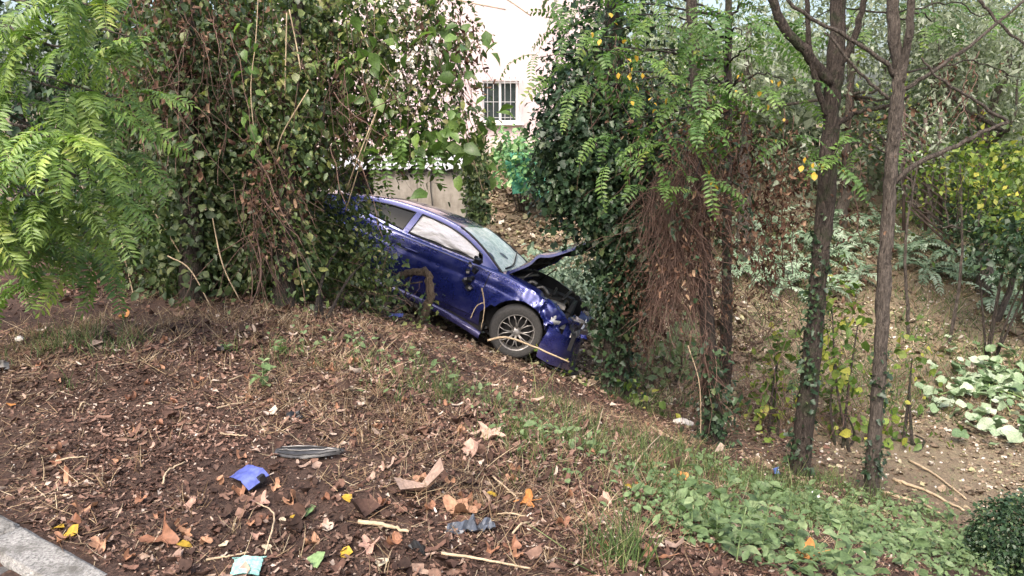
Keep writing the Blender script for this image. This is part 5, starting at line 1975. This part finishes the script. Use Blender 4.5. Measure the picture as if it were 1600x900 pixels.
BRN = MT['brown_leaf']
m_pinkleaf = leaf_mat('pale_fallen_leaf', [(0, (.30, .17, .13)), (1, (.45, .31, .24))], .1, .7, .3, objrand=True, patch=0, tint=(1, .9, .7))
m_orange = leaf_mat('orange_fallen_leaf', [(0, (.40, .16, .05)), (1, (.52, .25, .08))], .15, .6, .3, objrand=True, patch=0, tint=(1, .9, .6))
m_greenleaf = leaf_mat('green_fallen_leaf', [(0, (.13, .22, .09)), (1, (.24, .33, .15))], .15, .5, .3, objrand=True, patch=0)
m_creamleaf = leaf_mat('cream_fallen_leaf', [(0, (.45, .36, .24)), (1, (.6, .52, .38))], .15, .6, .3, objrand=True, patch=0, tint=(1, .95, .8))
for (px, py, sz, lab, mt, sd) in (
        (252, 856, .19, 'large curled tan leaf lying right of the kerb corner', BRN, 3),
        (718, 806, .21, 'large curled brown leaf above the dark plastic shard', BRN, 5),
        (408, 792, .10, 'tan torn leaf just below the blue fragment', m_pinkleaf, 7),
        (304, 786, .09, 'twisted pale brown leaf left of the blue fragment', m_pinkleaf, 11),
        (768, 688, .20, 'pinkish brown leaf heaped on the rim', m_pinkleaf, 13),
        (740, 705, .16, 'smaller pinkish leaf left of the rim heap', m_pinkleaf, 14),
        (820, 792, .12, 'light orange-brown leaf standing on edge right of the big curled leaf', m_orange, 17),
        (878, 826, .09, 'small reddish leaf near the bottom centre', BRN, 19),
        (1262, 872, .2, 'long orange-tan leaf at the bottom among the weeds', m_orange, 23),
        (1062, 752, .14, 'orange-brown leaf on the grassy rim', m_orange, 29),
        (1000, 560, .2, 'rust brown leaf against the ivy trunk', BRN, 31),
        (600, 795, .08, 'small curled brown leaf left of the big curled leaf', BRN, 37),
        (660, 752, .11, 'brown leaf on the dark soil near the rim', BRN, 41),
        (128, 800, .12, 'dull brown leaf just above the yellow pair', BRN, 43),
        (158, 858, .11, 'dark red-brown leaf right of the yellow pair', BRN, 47),
        (578, 860, .11, 'pink star-shaped leaf at the bottom left of centre', m_pinkleaf, 53),
        (1022, 880, .14, 'brown leaf beside the green grass tuft at the bottom', BRN, 59),
        (220, 782, .07, 'small brown leaf left of centre on bare soil', BRN, 61),
        (552, 575, .13, 'reddish leaf on the dry grass before the shrub', BRN, 67),
        (195, 495, .12, 'orange-brown leaf under the feathery leaves', m_orange, 71),
        (940, 790, .12, 'pale brown leaf on the straw at the rim', m_pinkleaf, 73),
        (1000, 765, .10, 'yellow-brown leaf among straw on the rim', m_orange, 79),
        (330, 640, .06, 'small pale leaf in the middle of the bank', m_pinkleaf, 83),
        (800, 860, .10, 'brown leaf right of the dark plastic shard', BRN, 89)):
    fallen(px, py, sz * .85, lab, mt, .6, 5, sd, tilt=.25)
for (px, py, sz, lab, mt) in (
        (110, 834, .085, 'larger of the two yellow leaves by the kerb', MT['yellow_leaf']), (91, 826, .06, 'smaller of the two yellow leaves by the kerb', MT['yellow_leaf']),
        (543, 785, .055, 'yellow leaf on the soil right of the blue fragment', MT['yellow_leaf']), (540, 872, .06, 'yellow leaf at the bottom, right of the face mask', MT['yellow_leaf']),
        (290, 863, .06, 'yellowish leaf at the right tip of the large tan leaf', MT['yellow_leaf']), (442, 818, .035, 'small cream leaf below the tan torn leaf', m_creamleaf), (458, 812, .03, 'tiny yellow leaf beside the small cream leaf', MT['yellow_leaf']),
        (482, 800, .075, 'green leaf on the soil right of the tan torn leaf', m_greenleaf), (495, 883, .085, 'green leaf at the bottom right of the face mask', m_greenleaf), (770, 775, .06, 'orange-yellow leaf behind the big curled leaf', MT['yellow_leaf']),
        (597, 880, .07, 'pale green leaf at the bottom centre', m_creamleaf), (146, 654, .05, 'cream leaf on the left part of the bank', m_creamleaf), (18, 636, .06, 'orange leaf at the left edge', m_orange), (233, 630, .05, 'pale leaf on bare soil left of centre', m_creamleaf),
        (985, 768, .07, 'bright yellow leaf on the straw', MT['yellow_leaf']), (350, 862, .05, 'pale green leaf above the face mask', m_creamleaf), (417, 862, .05, 'cream leaf right of the mask strap', m_creamleaf)):
    fallen(px, py, sz, lab, mt, oval=True)
# ordinary brown leaves strewn about the bank, alike
alike = [lobed(1.0, 100 + i, .8, 5, [BRN, m_pinkleaf, BRN, BRN][i % 4]) for i in range(8)]
for k in range(110):
    px = rng.uniform(0, 1150)
    py = rng.uniform(520, 895)
    if py > 800 - 0 and px < 200 and (py - 800) > px * .55:
        continue
    q = ground(px, py, .012)
    o = obj('fallen_leaf', alike[k % 8], loc=q, rot=(rng.normal() * .35, rng.normal() * .35, rng.uniform(0, 6.28)), scale=rng.uniform(.035, .075))
    tag(o, 'small crumpled brown leaf lying in the litter of the bank', 'leaf', 'small brown leaves strewn over the bank')

# ---- sticks
def stick(pts, r, label, mat='pale_stem', taper=.6, group=None, name='stick'):
    mb = MB()
    limb(mb, pts, r, r * taper, 6, 16, r * .25)
    o = mb.build(name, MT[mat], None, True)
    tag(o, label, 'stick', group)


def gp(px, py, dz=.02):
    return ground(px, py, dz)


stick([at(762, 532, 8.75), at(790, 527, 8.7), at(830, 540, 8.6), at(890, 566, 8.5)], .016, 'pale curved stick lying in front of the car wheel')
stick([at(753, 450, 8.9), at(757, 480, 8.9), at(752, 515, 8.9)], .009, 'thin pale sapling standing in front of the car door')
stick([at(735, 497, 8.9), at(745, 478, 8.9), at(758, 472, 8.9)], .007, 'thin twig arching left from the sapling by the door')
stick([at(1180, 440, 9.5), at(1210, 462, 9.4), at(1238, 482, 9.3)], .016, 'upper pale cane leaning between the vine bundle and dark trunk')
stick([at(1150, 480, 9.0), at(1180, 502, 9.0), at(1205, 525, 9.0)], .016, 'lower pale cane leaning between the vine bundle and dark trunk')
stick([gp(1395, 752), gp(1450, 775), gp(1505, 802)], .018, 'long pale pole lying right of the slim trunk, lower one')
stick([gp(1420, 722), gp(1460, 745), gp(1510, 785)], .014, 'thin pole lying right of the slim trunk, upper one')
stick([gp(1380, 770), gp(1440, 790), gp(1480, 812)], .016, 'pale pole nearest the foot of the slim trunk')
stick([gp(1018, 670), gp(1040, 685), gp(1062, 698)], .012, 'short pale stick on the slope right of the ivy trunk')
stick([gp(925, 700, .02), gp(935, 680, .06) + [0, 0, .04], gp(942, 665, .04) + [0, 0, .1]], .006, 'upright dry stalk on the rim left of the ivy trunk')
stick([gp(985, 748), gp(1000, 735, .08), gp(1030, 712, .16)], .006, 'slanting dry stalk on the straw of the rim')
stick([gp(770, 745), gp(790, 765), gp(806, 782)], .005, 'straight straw stalk on the rim above the curled leaf')
stick([gp(560, 825), gp(605, 832), gp(640, 842)], .010, 'pale rough stick at the bottom left of the plastic shard')
stick([gp(690, 870), gp(760, 880), gp(830, 895)], .006, 'thin pale stick along the bottom edge')
stick([gp(345, 690), gp(365, 689), gp(388, 690)], .005, 'short pale stick left of the black trim piece')
stick([gp(415, 880), gp(430, 830, .06), gp(400, 795, .03)], .004, 'bent pale stalk above the face mask')
stick([gp(255, 760), gp(262, 742, .02), gp(290, 730, .02)], .005, 'hooked pale twig on the bare soil')
WP = ['longest pale log on the bank behind the car', 'pale log on top of the small log heap behind the car', 'short pale log at the left of the log heap', 'slanted thin log lowest on the bank behind the car', 'grey log at the right of the log heap by the ivy', 'thin cane lying across the log heap', 'thick short log under the log heap']
for k, (px, py, dx, dy, r_) in enumerate(((800, 312, 50, 22, .035), (806, 300, 44, 20, .03), (785, 318, 26, 14, .03), (812, 335, 40, 24, .025), (835, 322, 30, 18, .035), (795, 305, 60, 18, .015), (820, 345, 24, 14, .045))):
    a = at(px, py, 14.0)
    e = at(px + dx, py + dy, 13.6)
    for v_ in (a, e):
        v_[2] = hz(v_[0], v_[1])[0] + .05 + .03 * (k % 3)
    stick([a, (a + e) / 2, e], r_, WP[k], 'pale_bark' if k % 2 else 'pale_stem', .85, name='log')
for k in range(26):
    px, py = rng.uniform(20, 1080), rng.uniform(500, 890)
    if px < 210 and py > 790:
        continue
    q = ground(px, py, .012)
    a = rng.uniform(0, PI)
    L = rng.uniform(.06, .16)
    e = q + np.array([math.cos(a) * L, math.sin(a) * L, 0])
    e[2] = hz(e[0], e[1])[0] + .015
    stick([q, (q + e) / 2 + rng.normal(size=3) * .01 + [0, 0, .01], e], rng.uniform(.003, .006), 'short dry twig lying on the leaf litter of the bank', 'pale_stem' if k % 3 else 'vine_stem', group='short twigs strewn over the bank', name='twig')

# ---- wreckage and rubbish
def plate(outline, thick, bend, name, mat, loc, rot, label, cat='fragment'):
    """a broken sheet: outline in metres, bent about its long axis, with thickness"""
    bm = bmesh.new()
    top = [bm.verts.new((x, y, 0)) for x, y in outline]
    f = bm.faces.new(top)
    bmesh.ops.triangulate(bm, faces=[f])
    for _ in range(2):
        bmesh.ops.subdivide_edges(bm, edges=bm.edges[:], cuts=1, use_grid_fill=True)
    for v in bm.verts:
        v.co.z = bend * (v.co.y ** 2) * 18 + .10 * bend * noise.noise(v.co * 40)
    r = bmesh.ops.solidify(bm, geom=bm.faces[:], thickness=thick)
    bm.normal_update()
    me = bpy.data.meshes.new(name)
    bm.to_mesh(me)
    bm.free()
    me.materials.append(mat)
    o = obj(name, me, loc=loc, rot=rot)
    tag(o, label, cat)
    return o


m_frag = plain('scuffed_blue_paint', (.075, .095, .31), .35, .5, 28, .2)
m_shard = plain('dark_shard', (.07, .08, .10), .3, .5, 20, .2)
q = ground(388, 756, .055)
fr = thing('body_fragment', 'bright blue broken bodywork fragment lying on the soil', 'fragment', q, (math.radians(14), math.radians(-4), math.radians(-38)))
bm = bmesh.new()
P = np.empty((10, 8, 3))
for a in range(10):
    for c in range(8):
        u, t = a / 9, c / 7
        P[a, c] = (-.075 + .15 * u, -.05 + .10 * t + .012 * (u > .75) * (t - .5), .012 * math.sin(u * 3) + .006 * noise.noise(Vector((u * 3, t * 3, 0))) - (.03 * max(0, u - .8) * 4))
mb = MB()
grid(mb, P)
mb.build('painted_skin', m_frag, fr, True, local=True)
mb = MB()
grid(mb, P - np.array([0, 0, .006]), flip=True)
E_ = np.concatenate([P[:, 0], P[-1, 1:], P[::-1, -1][1:], P[0, ::-1][1:]])
grid(mb, np.stack([E_, E_ - np.array([0, 0, .006])]))
box(mb, (.07, .02, -.015), (.02, .03, .03))
mb.build('black_backing', m_black, fr, local=True)
bm.free()
# black trim piece: a torn hollow strip
q = ground(482, 714, .02)
tr = thing('trim_fragment', 'torn black plastic trim strip with ragged end on the leaf litter', 'fragment', q, (0, 0, math.radians(-6)))
mb = MB()
P = np.empty((18, 9, 3))
for a in range(18):
    u = a / 17
    w = .055 * math.sin(PI * min(1, .12 + u * .95)) + .006
    for c in range(9):
        th_ = -1.3 + 2.6 * c / 8
        P[a, c] = (-.16 + .32 * u, w * math.sin(th_), .035 * math.cos(th_) * (.5 + u * .5) - .01 + .006 * noise.noise(Vector((u * 9, c, 3))))
grid(mb, P)
grid(mb, P - np.array([0, 0, .004]), flip=True)
mb.build('strip', plain('scuffed_black_plastic', (.028, .028, .03), .45, .6, 30, .3), tr, True, local=True)
for k in range(4):
    mb = MB()
    tube(mb, P[1:-1, 1 + k * 2] + np.array([0, 0, .004]), .003, 4)
    mb.build('rib', m_metal if k % 2 else m_black, tr, local=True)
for k in range(5):
    mb = MB()
    a = P[-1, 1 + k] + np.array([0, 0, 0])
    tube(mb, [a, a + np.array([.03 + .01 * rng.normal(), rng.normal() * .012, rng.normal() * .008])], [.006, .002], 4)
    mb.build('ragged_end', m_black, tr, local=True)
plate([(-.10, -.03), (-.02, -.045), (.05, -.03), (.10, -.02), (.085, .03), (.03, .015), (.01, .03), (-.05, .012), (-.09, .02)], .004, .5, 'plastic_shard', m_shard, ground(735, 832, .025), (.35, .05, .15), 'dark grey plastic shard beneath the large curled brown leaf')
plate([(-.05, -.012), (.05, -.014), (.055, .008), (-.02, .016)], .004, .5, 'plastic_shard', m_black, ground(656, 862, .015), (.1, .1, -.6), 'small black plastic splinter left of the bottom centre')
plate([(-.035, -.02), (.03, -.025), (.04, .02), (-.02, .025)], .004, .5, 'plastic_shard', m_black, ground(346, 552, .03), (.3, .1, .4), 'small black plastic piece beside the tiny weed')
plate([(-.05, -.02), (.05, -.02), (.04, .02), (-.04, .03)], .004, .5, 'plastic_shard', m_black, ground(462, 660, .02), (.2, .1, .3), 'black plastic crumb on the bank above the trim strip')
plate([(-.04, -.03), (.04, -.02), (.03, .03), (-.03, .03)], .003, .6, 'litter_scrap', plain('blue_plastic', (.10, .16, .42), .4), ground(1213, 742, .04), (.6, .1, .2), 'small blue plastic scrap by the foot of the dark trunk', 'litter')
plate([(-.05, -.03), (.05, -.03), (.045, .03), (-.04, .035)], .003, .6, 'litter_scrap', m_white, ground(1272, 786, .10), (.7, .1, .2), 'small white plastic scrap among the weeds', 'litter')
plate([(-.09, -.02), (.08, -.03), (.10, .01), (-.06, .03)], .004, .5, 'plastic_shard', m_frag, ground(618, 498, .05), (.3, .1, .5), 'blue-grey car fragment at the foot of the gnarled branch')
plate([(-.05, -.03), (.05, -.02), (.04, .03), (-.05, .03)], .004, .5, 'plastic_shard', m_metal, ground(2, 582, .04), (.8, .1, .3), 'grey scrap at the left edge of the picture')
# face mask
q = ground(388, 899, .03)
mk = thing('face_mask', 'crumpled pale turquoise face mask at the bottom edge', 'mask', q, (math.radians(14), 0, math.radians(4)))
m_mask, nt, b = new_mat('mask_cloth')
wv = tex(nt, 'ShaderNodeTexNoise', 90, detail=4)
nt.links.new(ramp(nt, wv.outputs[0], [(.35, (.13, .29, .26)), (.65, (.28, .46, .42))]), b.inputs['Base Color'])
b.inputs['Roughness'].default_value = .9
bump(nt, b, wv.outputs[0], .4, .004)
mb = MB()
P = np.empty((16, 13, 3))
for a in range(16):
    for c in range(13):
        u, t = a / 15, c / 12
        P[a, c] = (-.05 + .10 * u, -.055 + .08 * t, .014 * math.sin(u * PI) + .004 * math.cos(t * 25) + .006 * noise.noise(Vector((u * 4, t * 4, 1))))
grid(mb, P)
grid(mb, P - np.array([0, 0, .003]), flip=True)
mb.build('cloth', m_mask, mk, True, local=True)
for sx_ in (-1, 1):
    mb = MB()
    tube(mb, smooth_path([(sx_ * .045, .02, .008), (sx_ * .06, .035, .0), (sx_ * .03, .045, -.012), (sx_ * .02, .02, .005)], 16), .0015, 5)
    mb.build('ear_loop', m_mask, mk, True, local=True)
# pale rock by the vine-bundle trunk
def rock(px, py, s, label):
    bm = bmesh.new()
    bmesh.ops.create_icosphere(bm, subdivisions=3, radius=.5)
    for v in bm.verts:
        v.co *= 1 + .35 * noise.noise(v.co * 2.2 + Vector((px, py, 0))) + .1 * noise.noise(v.co * 6)
    me = bpy.data.meshes.new('rock')
    bm.to_mesh(me)
    bm.free()
    me.materials.append(m_stone2)
    o = obj('rock', me, loc=ground(px, py, 0), rot=(0, 0, rng.uniform(0, 3)), scale=s)
    tag(o, label, 'rock')


m_stone2 = plain('limestone', (.50, .46, .42), .9, .25, 9, .5)
rock(1066, 660, (.26, .14, .12), 'pale long rock beside the vine-bundled trunk')
rock(1095, 676, (.12, .09, .08), 'small pale rock next to the long one')
rock(1035, 548, (.14, .1, .1), 'pale rock behind the leafy bush')
rock(30, 528, (.08, .06, .05), 'grey stone at the left under the feathery leaves')
